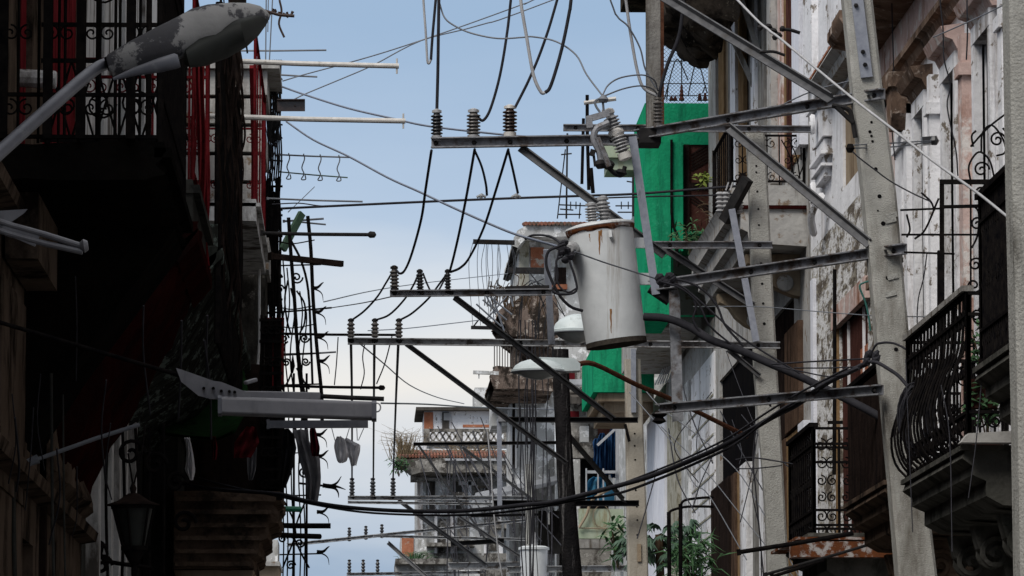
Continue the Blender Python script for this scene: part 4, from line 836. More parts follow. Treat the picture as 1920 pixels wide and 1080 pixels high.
# --- green house
hg = thing('house', 'bright green painted house with brown shutters and wire fence on its roof', 'house', (5.5, 72, 0))
Yg2 = 67.3
def gx(x, Y=Yg2): return P(x, 500, Y).x
mb = grid_wall(MB(), Yg2, gx(1210), gx(1345), ZY(590, Yg2), ZY(190, Yg2), [(gx(1283), gx(1344), ZY(430, Yg2), ZY(265, Yg2)), (gx(1262), gx(1345), ZY(590, Yg2), ZY(436, Yg2))], .25, 'Y', 1)
mb.box(gx(1210)+.001, gx(1262), Yg2+.26, 70, ZY(590, Yg2), ZY(190, Yg2)-.002).box(gx(1262)+.001, gx(1345), Yg2+.26, 70, ZY(436, Yg2), ZY(190, Yg2)-.002)
mb.add([(gx(1210), Yg2, ZY(590, Yg2)), (gx(1210), Yg2+.3, ZY(590, Yg2)), (gx(1210), Yg2+.3, ZY(190, Yg2)), (gx(1210), Yg2, ZY(190, Yg2))], [(0, 1, 2, 3)])
mb.box(gx(1210), gx(1345), Yg2, 70, ZY(190, Yg2), ZY(190, Yg2)+.03)
build(mb, 'wall', 'green_paint', hg)
build(MB().box(gx(1236), gx(1257), Yg2-.10, Yg2+.01, ZY(590, Yg2), ZY(262, Yg2)).box(gx(1260), gx(1280), Yg2-.12, Yg2+.01, ZY(470, Yg2), ZY(262, Yg2)), 'pilaster', 'green_paint', hg)
build(MB().tube([P(1259, 262, Yg2-.15), P(1259, 400, Yg2-.15), P(1262, 425, Yg2-.15), P(1269, 437, Yg2-.15), P(1270, 500, Yg2-.15)], .018, 6), 'drain_pipe', 'iron', hg)
sh = build(MB().box(gx(1283), gx(1344), Yg2+.03, Yg2+.08, ZY(430, Yg2), ZY(265, Yg2)), 'shutter', 'wood_maroon', hg)
mb = MB().box(gx(1283), gx(1293), Yg2-.02, Yg2+.029, ZY(430, Yg2), ZY(265, Yg2)).box(gx(1293), gx(1344), Yg2-.02, Yg2+.028, ZY(348, Yg2), ZY(338, Yg2))
for k in range(9): mb.beam(P(1296, 290+k*6+(40 if k > 5 else 0), Yg2+.02), P(1330, 262+k*6+(90 if k > 5 else 8), Yg2+.02), .012, .02)
build(mb, 'shutter_frame', 'wood_dark', sh)
build(MB().box(X0-.0, 11, 67.25, 83, 0, 8.5).box(5.2, 11, 67.3, 83, 8.5, 10.9), 'house_body', 'plaster_grey', hg)
build(MB().box(fx(1128, 72), fx(1236, 72), 72, 73, ZY(290, 72), ZY(266, 72)).box(fx(1140, 72), fx(1232, 72), 72.1, 73, ZY(312, 72), ZY(290.5, 72)), 'cream_ledge', 'pale_green', hg)
build(MB().box(fx(1196, 72.2), fx(1236, 72.2), 72.2, 73, ZY(640, 72), ZY(313, 72)), 'side_pier', 'green_paint', hg)
build(MB().box(4.25, 5.0, 70.05, 77.8, 8.6, 10.2), 'rear_block', 'plaster_grey', hg)
build(MB().box(4.16, 4.2, 70.1, 71.6, 8.7, 10.6).box(4.16, 4.2, 73, 73.5, 8.7, 10.6), 'window_strip', 'awning_white', hg)
lg = build(MB().box(gx(1112, 78), gx(1226, 78), 78, 82, ZY(736, 78), ZY(648, 78)), 'lower_block', 'green_paint', hg)
build(MB().box(gx(1122, 78), gx(1226, 78), 78.1, 82, ZY(752, 78), ZY(737, 78)).box(gx(1135, 78), gx(1226, 78), 78.3, 82, ZY(770, 78), ZY(752.5, 78)), 'soffit_moulding', 'plaster_tan', lg)
mb = MB()                                               # rooftop wire fence
zb, zt_ = ZY(190, Yg2)+.03, ZY(50, Yg2); xa, xb_ = gx(1238), gx(1340)
n_ = 14
for i in range(-n_, n_):
    for sg in (1, -1):
        x = xa+(xb_-xa)*i/n_; 
        p, q = V((x, Yg2+.2, zb)), V((x+sg*(zt_-zb), Yg2+.2+.006*sg, zt_))
        if sg == -1: p.x += (xb_-xa); q.x += (xb_-xa)
        # clip to the panel
        def clip(u, v_):
            d = v_-u; t0, t1 = 0, 1
            for lim, s_ in ((xa, 1), (xb_, -1)):
                fu, fv = s_*(u.x-lim), s_*(v_.x-lim)
                if fu < 0 and fv < 0: return None
                if fu < 0: t0 = max(t0, fu/(fu-fv))
                elif fv < 0: t1 = min(t1, fu/(fu-fv))
            return (u+d*t0, u+d*t1) if t1 > t0 else None
        r = clip(p, q)
        if r: mb.tube(r, .0035, 3)
build(mb, 'roof_fence', 'wire_grey', hg)
mb = MB()
for y in (115, 157, 180): mb.beam(P(1238, y, Yg2+.18), P(1335, y-1, Yg2+.18), .012, .012)
for L_ in ([(1246, 185), (1265, 117), (1275, 117), (1290, 150)], [(1290, 180), (1304, 117), (1310, 117), (1326, 175)], [(1278, 90), (1278, 160)], [(1240, 60), (1240, 188)], [(1334, 100), (1334, 190)], [(1250, 188), (1253, 160)], [(1317, 175), (1323, 160)]): mb.tube(catmull(pl(L_, Yg2+.16), 3), .009, 5)
build(mb, 'fence_rails', 'dark_steel', hg)
mb = MB()
for x, h in ((1278, 30), (1312, 14), (1322, 15), (1332, 15), (1341, 14), (1259, 8), (1266, 8)):
    pr = [(0, S(5, 67))]+[(t/8, S(6 if t % 2 else 4, 67)*(1-.6*t/8)) for t in range(1, 8)]+[(1, S(1.5, 67))]
    mb.lathe(P(x, 189, Yg2+.12), P(x, 189-h, Yg2+.12), pr, 10)
build(mb, 'finials', 'wood_maroon', hg)
# strips of its lower front
low = [(1344, 1300, 'plaster_white', .02, 'wall_panel'), (1300, 1286, 'far_wall', .06, 'pilaster'), (1286, 1266, 'plaster_mottled', .12, 'pilaster'), (1266, 1232, 'plaster_lilac', .16, 'pilaster'), (1232, 1222, 'wood_brown', .05, 'door_frame')]
strips(hg, X0, low, .2, 8.0)
mb = MB()
for k in range(22): mb.box(X0-.03, X0-.021, 67.4, 71.8, 1.5+k*.28, 1.5+k*.28+.03)
build(mb, 'siding_joints', 'plaster_mottled', hg)
mb = MB()
for k in range(9): mb.beam(P(1228+k*5, 722-k*1, 76), P(1243+k*4, 692-k*2, 76), .02, .02)
build(mb, 'ribbed_awning', 'cloth_white', hg)
# --- middle distance house and clutter
hd = thing('house', 'pale house with porch and white window posts between the wooden and the beige pole', 'house', (5.2, 95, 0))
mb = grid_wall(MB(), 4.3, 97, 112, 0, 9.2, [(99, 101, 5, 8), (103, 105, 5, 8), (107, 109, 5, 8)], .3, 'X', 1)
build(mb, 'wall', 'far_wall', hd); build(MB().box(4.61, 11, 97, 112, 0, 9.2).box(4.3, 4.61, 97.0, 97.1, 0, 9.2).box(5.0, 11, 83.2, 96.99, 0, 9.3), 'house_body', 'far_wall', hd)
for a in (99, 103, 107): build(MB().box(4.36, 4.4, a, a+2, 5, 8), 'door', 'wood_dark', hd)
def rect(parent, nm, m, x0, y0, x1, y1, Y, d=.3): return build(MB().box(fx(x0, Y), fx(x1, Y), Y, Y+d, ZY(y1, Y), ZY(y0, Y)), nm, m, parent)
rect(hd, 'porch_wall', 'far_grime_hazed', 1068, 690, 1180, 860, 96, .4); rect(hd, 'porch_void', 'void', 1088, 820, 1180, 1085, 96.5, .1); rect(hd, 'porch_base', 'far_grime_hazed', 1068, 1012, 1180, 1200, 95.5, .4)
rect(hd, 'beam', 'awning_white', 1066, 712, 1112, 722, 95)
rect(hd, 'red_panel', 'cloth_red', 1068, 700, 1078, 712, 95); rect(hd, 'red_panel', 'cloth_red', 1066, 772, 1086, 784, 95)
rect(hd, 'column', 'far_wall', 1088, 800, 1104, 830, 94.6, .3)
for x in (1083, 1092, 1103, 1112): rect(hd, 'baluster_post', 'far_wall', x, 690, x+4, 760, 95.4, .1)
rect(hd, 'maroon_wall', 'wood_maroon', 1122, 795, 1152, 815, 94.8)
build(MB().prismX([(94, ZY(745, 94)), (96, ZY(745, 96)+.1), (96, ZY(757, 96)), (94, ZY(758, 94))], fx(1072, 94), fx(1130, 94)), 'small_roof', 'far_dark', hd)
build(MB().beam(P(1120, 835, 93), P(1156, 802, 93), .05, .05), 'rail', 'awning_white', hd)
for x, y0, y1, w_ in ((1155, 765, 1000, 8), (1168, 765, 1000, 6)): rect(hd, 'window_post', 'awning_white', x, y0, x+w_, y1, 92.5, .2)
rect(hd, 'white_rail', 'awning_white', 1098, 884, 1156, 889, 92.4, .1)
for x in (1098, 1120, 1130): rect(hd, 'white_rail', 'awning_white', x, 880, x+2.5, 945, 92.38, .1)
pg = rect(hd, 'balcony_front', 'pale_green', 1085, 956, 1180, 1012, 91, .2)
rect(hd, 'balcony_floor', 'wood_grey', 1086, 1013, 1180, 1030, 90.9, .5)
build(MB().tube([P(x, y, 90.95) for x, y in ((1085, 990), (1180, 992))], .012, 5).tube([P(1128+math.cos(t)*16, 968+math.sin(t)*21, 90.96) for t in [k*math.pi/12*2 for k in range(13)]], .008, 5)
      .tube(catmull([P(1086, 989, 90.9), P(1100, 965, 90.9), P(1108, 940, 90.9), P(1125, 927, 90.9), P(1148, 915, 90.9)], 5), .03, 6), 'arch_moulding', 'plaster_tan', pg)
for k, (x, y, w_, h_) in enumerate(((1119, 838, 12, 46), (1129, 832, 11, 58), (1139, 838, 12, 52), (1149, 826, 10, 70))):
    cloth('blue_garment', [(y-h_*.35, x-w_*.3, x+w_*.3), (y-h_*.2, x-w_*.7, x+w_*.6), (y+h_*.25, x-w_*.45, x+w_*.5), (y+h_*.8, x-w_*.6, x+w_*.55), (y+h_, x-w_*.3, x+w_*.5)], 93.2+k*.15, 'blue_cloth',
          'dark blue garment hanging behind the beige concrete pole, %s of four' % ('leftmost', 'second from left', 'third from left', 'rightmost')[k], amp=.06)
cloth('blue_tarp', [(894, 1112, 1126), (900, 1103, 1134), (912, 1098, 1136), (925, 1100, 1130), (938, 1106, 1122)], 93, 'blue_light', 'light blue plastic sheet below the dark blue clothes', 'tarpaulin', .08)
rect(hd, 'window_glass', 'blue_light', 1098, 915, 1152, 950, 93.8, .1)
# awnings
for i, (pts, lb) in enumerate((([(892, 924), (1048, 891), (1048, 900), (892, 934)], 'long white slanting awning edge left of the wooden pole, upper of two'), ([(888, 947), (962, 925), (962, 931), (888, 957)], 'short white slanting awning edge, lower of two'))):
    Y = 100-i*2; q = pl(pts, Y); q2 = [p+V((0, 4, .05)) for p in q]
    t = thing('awning', lb, 'awning', q[3])
    build(MB().add(q+q2, [(0, 1, 2, 3), (4, 7, 6, 5), (0, 4, 5, 1), (1, 5, 6, 2), (2, 6, 7, 3), (3, 7, 4, 0)]), 'awning_edge', 'awning_white', t)
    build(MB().beam(q[3]+V((.2, .5, -.05)), q[3]+V((.2, .5, -.9)), .05).beam(q[2]+V((-.2, .5, -.05)), q[2]+V((-.2, .5, -.9)), .05), 'awning_post', 'far_wall', t)
build(MB().box(fx(985, 106), fx(1045, 106), 106, 106.3, ZY(905, 106), ZY(862, 106)), 'green_hedge_box', 'green_awning', label='dark green box behind the white awning', cat='box')
cloth('white_curtain', [(850, 992, 1008), (870, 980, 1010), (900, 975, 1012), (912, 973, 1012)], 104, 'cloth_white', 'white curtain hanging above the long white awning', 'curtain', .08)
# big leafed plant
def shrub(nm, label, cx, cy, Y, rx, rz, n, l, wd, m, seeds=None):
    t = thing(nm, label, 'plant', P(cx, cy, Y)-V((0, 0, rz)))
    c = P(cx, cy, Y); mb = MB()
    leaf_cloud(mb, c, rx, rx*.8, rz, n, l, wd); build(mb, 'foliage', m, t)
    mb = MB()
    for k in range(5): mb.tube([c+V((0, 0, -rz*1.2)), c+V((random.uniform(-.5, .5)*rx, random.uniform(-.4, .4)*rx, random.uniform(0, .6)*rz))], .012, 5)
    build(mb, 'stem', 'stem', t); return t
t = thing('papaya_tree', 'broad drooping pale green leaves right of the beige concrete pole', 'tree', P(1240, 1085, 70))
mb = MB(); c = P(1236, 1015, 70)
for k in range(110):
    a = random.uniform(0, 2*math.pi); e = random.uniform(-.2, .7); d = V((math.cos(a)*math.cos(e), math.sin(a)*math.cos(e)*.7, math.sin(e)))
    p = c+d*random.uniform(.15, .62)+V((0, 0, random.uniform(-.35, .1)))
    for j in range(7):
        b = a+(j-3)*.42; dd = V((math.cos(b), math.sin(b), -.25-.1*abs(j-3)))
        mb.leaf(p, dd, random.uniform(.12, .22), .055, .35)
build(mb, 'crown', 'leaf_pale', t)
build(MB().tube([c+V((0, 0, -3)), c+V((.03, 0, -1)), c+V((0, 0, .1))], .06, 8), 'trunk', 'stem', t)
shrub('potted_plant', 'dark spiky leaves beside the brown door at the bottom right of the broad leaves', 1300, 1050, 60, .3, .35, 260, .3, .03, 'leaf')
shrub('potted_plant', 'green leaves at the lower left of the broad drooping leaves, behind the beige pole', 1158, 1012, 72, .22, .35, 110, .22, .06, 'leaf')
shrub('ivy', 'small yellow green weed growing beside the brown shutter of the green house', 1318, 336, 60, .10, .10, 40, .09, .05, 'leaf_yellow')
shrub('vine', 'dark trailing weeds on the balcony below the brown shutters', 1300, 450, 62, .35, .25, 130, .16, .03, 'leaf')
shrub('vine', 'dry twigs and leaves on the moulded balcony left of the straight concrete pole', 1345, 400, 62, .3, .22, 80, .16, .012, 'stem')
# --- tower with red roof tiles
ht = thing('house', 'tall narrow tower house with a red tiled cornice behind the transformer', 'house', (4, 107, 0))
Yt = 105
rect(ht, 'wall', 'far_wall', 973, 448, 1130, 700, Yt, 6)
rect(ht, 'brick_patch', 'brick', 995, 462, 1020, 500, Yt-.03, .04)
rect(ht, 'side_strip', 'plaster_mottled', 974, 450, 992, 560, Yt-.05, .05)
rect(ht, 'window', 'wood_dark', 1040, 500, 1062, 545, Yt-.03, .04)
rect(ht, 'red_sill', 'brick', 1035, 532, 1064, 541, Yt-.12, .12)
prf = [(fx(958, Yt), ZY(468, Yt)), (fx(966, Yt), ZY(440, Yt)), (fx(985, Yt), ZY(428, Yt)), (fx(1140, Yt), ZY(428, Yt)), (fx(1140, Yt), ZY(448, Yt)), (fx(985, Yt), ZY(450, Yt)), (fx(968, Yt), ZY(472, Yt))]
build(rough_mass(MB(), prf, Yt-.9, Yt+6, .05, .3, 1.5, 3), 'cornice', 'far_wall', ht)
mb = MB()
for k in range(22): x = fx(984, Yt)+k*.085; mb.tube([V((x, Yt-1.0, ZY(427, Yt))), V((x, Yt+.6, ZY(412, Yt)))], .045, 7)
mb.prismX([(Yt-.95, ZY(428, Yt)), (Yt+.6, ZY(413, Yt)), (Yt+3, ZY(428, Yt))], fx(984, Yt), fx(1140, Yt))
mb.box(fx(990, Yt), fx(1060, Yt), Yt+.4, Yt+.8, ZY(415, Yt), ZY(410, Yt))
build(mb, 'roof', 'tile_red', ht)
build(MB().beam(P(887, 453, 96), P(965, 455, 96), .09, .09), 'roof_beam', 'dark_steel', label='dark horizontal beam poking left from the tower cornice', cat='beam')
build(MB().beam(P(952, 507, 98), P(1020, 508, 98), .12, .12).beam(P(955, 515, 98), P(955, 525, 98), .03), 'roof_beam', 'dark_steel', label='second dark beam below the tower cornice, with a stub hanging down', cat='beam')
prf = [(fx(930, 100), ZY(600, 100)), (fx(945, 100), ZY(578, 100)), (fx(965, 100), ZY(570, 100)), (fx(985, 100), ZY(556, 100)), (fx(1040, 100), ZY(560, 100)), (fx(1040, 100), ZY(640, 100)), (fx(985, 100), ZY(640, 100)), (fx(960, 100), ZY(640, 100)), (fx(945, 100), ZY(622, 100))]
lb_ = build(rough_mass(MB(), prf, 99, 103, .10, .2, 1.5, 4), 'lower_balcony', 'far_brown', ht)
rect(ht, 'brown_wall', 'far_brown', 962, 640, 1036, 700, 101, 2)
mb = MB()
for k in range(9): mb.beam(P(927+k*5, 648, 100), P(927+k*5, 690, 100), .02, .02)
mb.beam(P(924, 647, 100), P(970, 647, 100), .04, .04).beam(P(924, 690, 100), P(970, 690, 100), .05, .05)
build(mb, 'balcony_rails', 'far_dark', ht)
prf = [(fx(918, 99), ZY(715, 99)), (fx(932, 99), ZY(692, 99)), (fx(1035, 99), ZY(692, 99)), (fx(1035, 99), ZY(735, 99)), (fx(925, 99), ZY(735, 99))]
build(rough_mass(MB(), prf, 98.5, 103, .08, .2, 1.5, 4), 'lowest_balcony', 'far_brown', ht)
rect(ht, 'lower_wall', 'far_wall', 955, 736, 1040, 1085, 102, 2)
rect(ht, 'eave', 'far_dark', 916, 732, 1000, 742, 101.5, 2)
rect(ht, 'side_wall', 'far_wall', 922, 742, 962, 800, 103.5, 2)
for x in (957, 966): rect(ht, 'pilaster', 'awning_white', x, 740, x+3, 880, 101.8, .2)
rect(ht, 'doorway', 'wood_dark', 962, 742, 966, 880, 101.9, .1); rect(ht, 'shopfront', 'far_dark', 1010, 960, 1060, 1040, 101.8, .2)
mb = MB()
for k in range(60):
    x = 955+random.gauss(0, 22); y = 560+random.gauss(0, 10)
    mb.tube(catmull([P(x, y+10, 99), P(x+random.uniform(-8, 8), y-12, 99), P(x+random.uniform(-16, 14), y-random.uniform(10, 28), 99)], 3), .010, 4)
build(mb, 'dry_weeds', 'stem', label='dry twiggy weeds sprouting from the brown balcony of the tower', cat='plant')
build(MB().beam(P(883, 614, 97), P(928, 615, 97), .06, .07).beam(P(888, 612, 97), P(897, 600, 97), .03), 'roof_beam', 'dark_steel', label='short dark rod sticking left from the brown balcony of the tower', cat='beam')
build(MB().beam(P(887, 698, 97), P(935, 700, 97), .10, .07).beam(P(898, 701, 97), P(898, 710, 97), .025), 'roof_beam', 'far_wall', label='short pale beam sticking left below the balcony rails of the tower', cat='beam')
mb = MB()
for (xa, ya, xb2, yb) in ((893, 570, 940, 612), (905, 562, 950, 600), (918, 556, 960, 590), (905, 606, 950, 556), (925, 560, 945, 620), (912, 555, 930, 590), (955, 540, 962, 575)): mb.tube([P(xa, ya, 98), P(xb2, yb, 98)], .018, 4)
build(mb, 'rod_lattice', 'wire_grey', label='crossed thin sticks leaning over the brown balcony of the tower', cat='sticks')
# --- far grey house closing the view
he = thing('house', 'far grey house with a balustrade, red tile eave and a whitish rooftop room', 'house', (3, 152, 0))
Ye = 150
rect(he, 'wall', 'far_wall', 783, 880, 1060, 1300, Ye, 8)
for x, w_, y0, y1 in ((783, 10, 895, 1040), (838, 5, 903, 960), (878, 6, 903, 960), (935, 8, 903, 1040), (785, 60, 960, 968), (860, 30, 905, 912), (815, 5, 966, 1040), (845, 6, 966, 1040), (905, 7, 966, 1040)): rect(he, 'pilaster', 'plaster_white', x, y0, x+w_, y1, Ye-.22, .2)
for x, w_, y0, y1 in ((822, 14, 975, 1040), (858, 22, 972, 1035), (915, 16, 972, 1035), (890, 10, 912, 958), (952, 14, 905, 958)): rect(he, 'doorway', 'far_grime_hazed', x, y0, x+w_, y1, Ye-.04, .1)
for x, y, w_, h_ in ((895, 900, 22, 14), (930, 985, 60, 8), (800, 1020, 90, 7), (850, 925, 26, 6)): rect(he, 'ledge', 'far_grime_hazed', x, y, x+w_, y+h_, Ye-.9, .9)
rect(he, 'roof_room', 'plaster_white', 795, 768, 940, 850, Ye+3, 4)
rect(he, 'roof_slab', 'far_dark', 780, 765, 945, 771, Ye+2.6, 5)
rect(he, 'brick_strip', 'brick', 795, 775, 812, 806, Ye+2.95, .05)
rect(he, 'window', 'far_dark', 829, 775, 842, 806, Ye+2.95, .05); rect(he, 'window_shutter', 'awning_white', 832, 776, 846, 790, Ye+2.9, .05)
rect(he, 'tank_room', 'far_wall', 890, 728, 925, 770, Ye+5, 3)
build(MB().prismX([(Ye-1.3, ZY(868, Ye-1.3)), (Ye+.6, ZY(843, Ye)), (Ye+.6, ZY(868, Ye)), (Ye-1.3, ZY(872, Ye-1.3))], fx(748, Ye), fx(950, Ye)), 'tile_eave', 'far_grime_hazed', he)
mb = MB()
for k in range(34): x = fx(750, Ye)+k*.098; mb.tube([V((x, Ye-1.32, ZY(864, Ye))), V((x, Ye+.1, ZY(848, Ye)))], .045, 6)
build(mb, 'roof_tiles', 'tile_red', he)
build(rough_mass(MB(), [(fx(742, Ye), ZY(868, Ye)), (fx(960, Ye), ZY(866, Ye)), (fx(960, Ye), ZY(893, Ye)), (fx(770, Ye), ZY(895, Ye)), (fx(758, Ye), ZY(884, Ye)), (fx(744, Ye), ZY(882, Ye))], Ye-1.4, Ye, .10, .25, 2, 10), 'eave_fascia', 'far_grime_hazed', he)
rect(he, 'white_band', 'awning_white', 835, 862, 955, 866, Ye-1.5, .1)
rect(he, 'frieze_step', 'far_grime_hazed', 770, 893, 800, 905, Ye-.5, .6)
mb = MB()
for k in range(12):
    x = 800+k*12; p = [P(x, 809, Ye+1), P(x+12, 828, Ye+1), P(x+12, 809, Ye+1), P(x, 828, Ye+1)]
    if k not in (5,): mb.beam(p[0], p[1], .05, .06).beam(p[2], p[3], .05, .05)
mb.beam(P(795, 807, Ye+1), P(952, 807, Ye+1), .10, .10).beam(P(795, 830, Ye+1), P(952, 830, Ye+1), .10, .10)
for x in (800, 862, 912, 950): mb.beam(P(x, 805, Ye+1), P(x, 832, Ye+1), .2)
build(mb, 'balustrade', 'far_grime_hazed', he)
rect(he, 'balustrade_wall', 'far_wall', 800, 831, 950, 843, Ye+1.2, .2)
rect(he, 'parapet_top', 'brick', 868, 798, 950, 803, Ye+1.5, .2)
for x, y0, y1 in ((800, 905, 960), (850, 905, 960), (905, 900, 960)): w_ = rect(he, 'window', 'far_dark', x, y0, x+16, y1, Ye-.04, .1); rect(he, 'window_frame', 'awning_white', x+2, y0+3, x+5, y1-3, Ye-.08, .03)
rect(he, 'wall_band', 'plaster_grey', 783, 960, 1060, 966, Ye-.1, .1); rect(he, 'wall_band', 'plaster_grey', 783, 898, 1060, 903, Ye-.12, .1)
rect(he, 'lower_storey', 'far_grime_hazed', 800, 1040, 1060, 1300, Ye-.3, .3)
hf = thing('house', 'low far building with a brick strip and mossy roof at the bottom centre', 'house', (1.6, 142, 0))
rect(hf, 'wall', 'far_wall', 752, 1008, 800, 1300, 142, 4); rect(hf, 'brick_strip', 'brick', 754, 1010, 776, 1046, 141.95, .05)
rect(hf, 'roof', 'far_grime_hazed', 742, 1050, 850, 1060, 140, 5); rect(hf, 'lower_wall', 'far_wall', 742, 1061, 900, 1300, 141, 2)
hx = thing('house', 'small pale house end seen low between the stepped balcony and the scroll screen', 'house', (-1.5, 100, 0))
rect(hx, 'wall', 'plaster_tan', 380, 1062, 524, 1300, 92, 3); rect(hx, 'tree_growth', 'far_wall', 470, 1015, 522, 1062, 92.5, 2); rect(hx, 'cornice', 'plaster_grey', 378, 1056, 526, 1064, 91.8, 3)
def grassy(label, cx, cy, Y, w_, h_, n, m, nm='roof_weeds'):
    mb = MB()
    for k in range(n):
        x = cx+random.gauss(0, w_*.35); a = P(x, cy, Y); l = S(h_*random.uniform(.3, 1), Y)
        mb.tube([a, a+V((random.uniform(-.3, .3)*l+(x-cx)*.006, random.uniform(-.2, .2)*l, l*.7)), a+V((random.uniform(-.6, .6)*l+(x-cx)*.014, 0, l*random.uniform(.7, 1)))], .012, 3, r1=.003)
    return build(mb, nm, m, label=label, cat='plant', ang=80)
grassy('reddish dry grass tuft growing from the left corner of the far grey house', 760, 862, 149, 26, 70, 150, 'grass_dry')
grassy('small mossy weeds on the low far building roof', 775, 1052, 141, 26, 22, 110, 'leaf', 'moss')
grassy('thin weeds on the balustrade of the far grey house', 880, 845, 149.4, 60, 16, 60, 'grass_dry')
shrub('shrub', 'dark bushy weed clinging to the left end of the far tiled eave', 748, 872, 148.4, .35, .3, 120, .2, .06, 'leaf')
# ============================================================ POLES, ARMS, TRANSFORMER
def shaft(parent, pts, Y, m, depth=.30, holes=(), chamfer=.02):
    """pts: (y, xleft, xright) stations from top to bottom; tapered rectangular post"""
    mb = MB(); rings = []
    for (y, a, b) in pts:
        p, q = P(a, y, Y), P(b, y, Y); w_ = q.x-p.x; d = depth*(w_/.3 if w_ < .3 else 1)
        c = min(chamfer, w_*.2)
        rings.append([(p.x+c, Y, p.z), (q.x-c, Y, p.z), (q.x, Y+c, p.z), (q.x, Y+d-c, p.z), (q.x-c, Y+d, p.z), (p.x+c, Y+d, p.z), (p.x, Y+d-c, p.z), (p.x, Y+c, p.z)])
    vs = [V(v) for r in rings for v in r]; n = 8; fs = []
    for i in range(len(rings)-1):
        for j in range(n): fs.append((i*n+j, i*n+(j+1) % n, (i+1)*n+(j+1) % n, (i+1)*n+j))
    fs += [tuple(range(n)), tuple((len(rings)-1)*n+j for j in range(n))[::-1]]
    o = build(MB().add(vs, fs), 'shaft', m, parent)
    if holes:
        mb = MB()
        for (x, y, r) in holes: mb.lathe(P(x, y, Y-.004), P(x, y, Y+.03), [(0, S(r, Y)), (1, S(r, Y))], 10)
        build(mb, 'bolt_holes', 'void', o)
    return o
def ext(st, zb=0):    # extend stations down to the ground along the same lean
    (y0, a0, b0), (y1, a1, b1) = st[-2], st[-1]; return st
def insulator(parent, x, y0, y1, wpx, Y, m, base='porcelain_grey', n=6, x1=None, cap=True, nm='insulator'):
    """ribbed insulator from its foot (y1) to its head (y0)"""
    x1 = x if x1 is None else x1
    a, b = P(x, y1, Y), P(x1, y0, Y); r = S(wpx, Y)/2; pr = [(0, r*.45), (.03, r*.8), (.09, r*.8), (.10, r*.5)]
    for k in range(n):
        t = .12+.74*k/n; d = .74/n; pr += [(t, r*.62), (t+d*.30, r*1.0), (t+d*.52, r*.97), (t+d*.80, r*.62)]
    pr += [(.88, r*.5), (.90, r*.6), (.98, r*.5), (1, r*.25)]
    o = build(MB().lathe(a, b, pr, 16), nm, m, parent)
    mb = MB(); u = (b-a).normalized()
    mb.lathe(a-u*.03, a+u*(b-a).length*.09, [(0, r*.35), (.2, r*.86), (1, r*.86)], 12)
    if cap: mb.lathe(b-u*(b-a).length*.09, b+u*.012, [(0, r*.72), (.7, r*.66), (1, r*.3)], 12).beam(b+V((-r*.8, 0, -.01)), b+V((r*.8, 0, -.01)), .02, .02)
    build(mb, 'insulator_fitting', base, o); return o
# ---- leaning near pole
p1 = thing('utility_pole', 'leaning concrete pole right of centre with holes down its face and three steel arms', 'utility pole', P(1730, 1500, 36)*1.0)
st = [(-260, 1568, 1620), (0, 1583, 1637), (180, 1601, 1657), (360, 1620, 1681), (540, 1637, 1697), (720, 1653, 1714), (900, 1670, 1736), (1080, 1686, 1758), (1500, 1722, 1806), (1895, 1755, 1850)]
hl = [(1626, 88, 2.6), (1631, 247, 3), (1634, 229, 2.6), (1634, 255, 2.6), (1636, 265, 2.6), (1642, 317, 3.6), (1649, 368, 4), (1656, 419, 4.4), (1665, 521, 4.4), (1667, 553, 2), (1680, 655, 4), (1646, 395, 1.8)]
s1 = shaft(p1, st, 36, 'pole_concrete', .34, hl)
mb = MB()
for (x, y) in ((1672, 413), (1676, 519), (1672, 551), (1674, 404)): mb.beam(P(x-12, y+2, 35.995), P(x+8, y-3, 35.995), .01, .04)
build(mb, 'broken_edge', 'concrete', s1)
pl1 = build(MB().sweep(P(1600, -60, 35.98), P(1625, 145, 35.98), [(-.045, -.012), (.045, -.012), (.045, .012), (-.045, .012)], up=V((0, 1, 0))), 'steel_strap', 'strap_steel', p1)
mb = MB()
for (x, y) in ((1618, 97), (1622, 121), (1605, 10)): mb.lathe(P(x, y, 35.94), P(x, y, 35.97), [(0, .010), (.5, .018), (1, .018)], 6)
build(mb, 'bolt', 'dark_steel', pl1)
def arm(parent, x0, y0, Y0, x1, y1, Y1, hpx, m='steel', w_=.07, nm='crossarm', bolts=(), kind='c'):
    a, b = P(x0, y0, Y0), P(x1, y1, Y1); h = S(hpx, (Y0+Y1)/2)
    if x1 < x0: a, b = b, a; bolts = [1-t for t in bolts]
    w_ = abs(w_)*.75; mb = MB()   # channel open towards the viewer's side
    (mb.channel if kind == 'c' else mb.angle)(a, b, h, w_, .010)
    o = build(mb, nm, m, parent)
    if bolts:
        mb = MB(); d = (b-a)
        for t in bolts:
            p = a+d*t; mb.lathe(p+V((0, -.03, 0)), p+V((0, .01, 0)), [(0, .012), (.5, .022), (1, .022)], 6)
        build(mb, 'bolts', 'dark_steel', o)
    return o
for a in ((1660, 176, 35.9, 1196, 254, 38.2, 20, (.04, .3, .62, .93)), (1701, 467, 35.9, 1225, 537, 38.0, 20, (.05, .35, .6, .92)), (1657, 731, 35.9, 1238, 767, 37.8, 19, (.04, .5, .93))):
    arm(p1, *a[:7], bolts=a[7], w_=-.08)
mb = MB()
for (x, y) in ((1628, 180), (1660, 470), (1640, 732)): mb.tube([P(x, y, 35.9), P(x+2, y, 36.4)], .012, 6)
for (x, y) in ((1628, 190), (1660, 482)): mb.beam(P(x-30, y+6, 36.36), P(x+32, y-2, 36.36), .02, .10)
build(mb, 'clamp_bolts', 'dark_steel', p1)
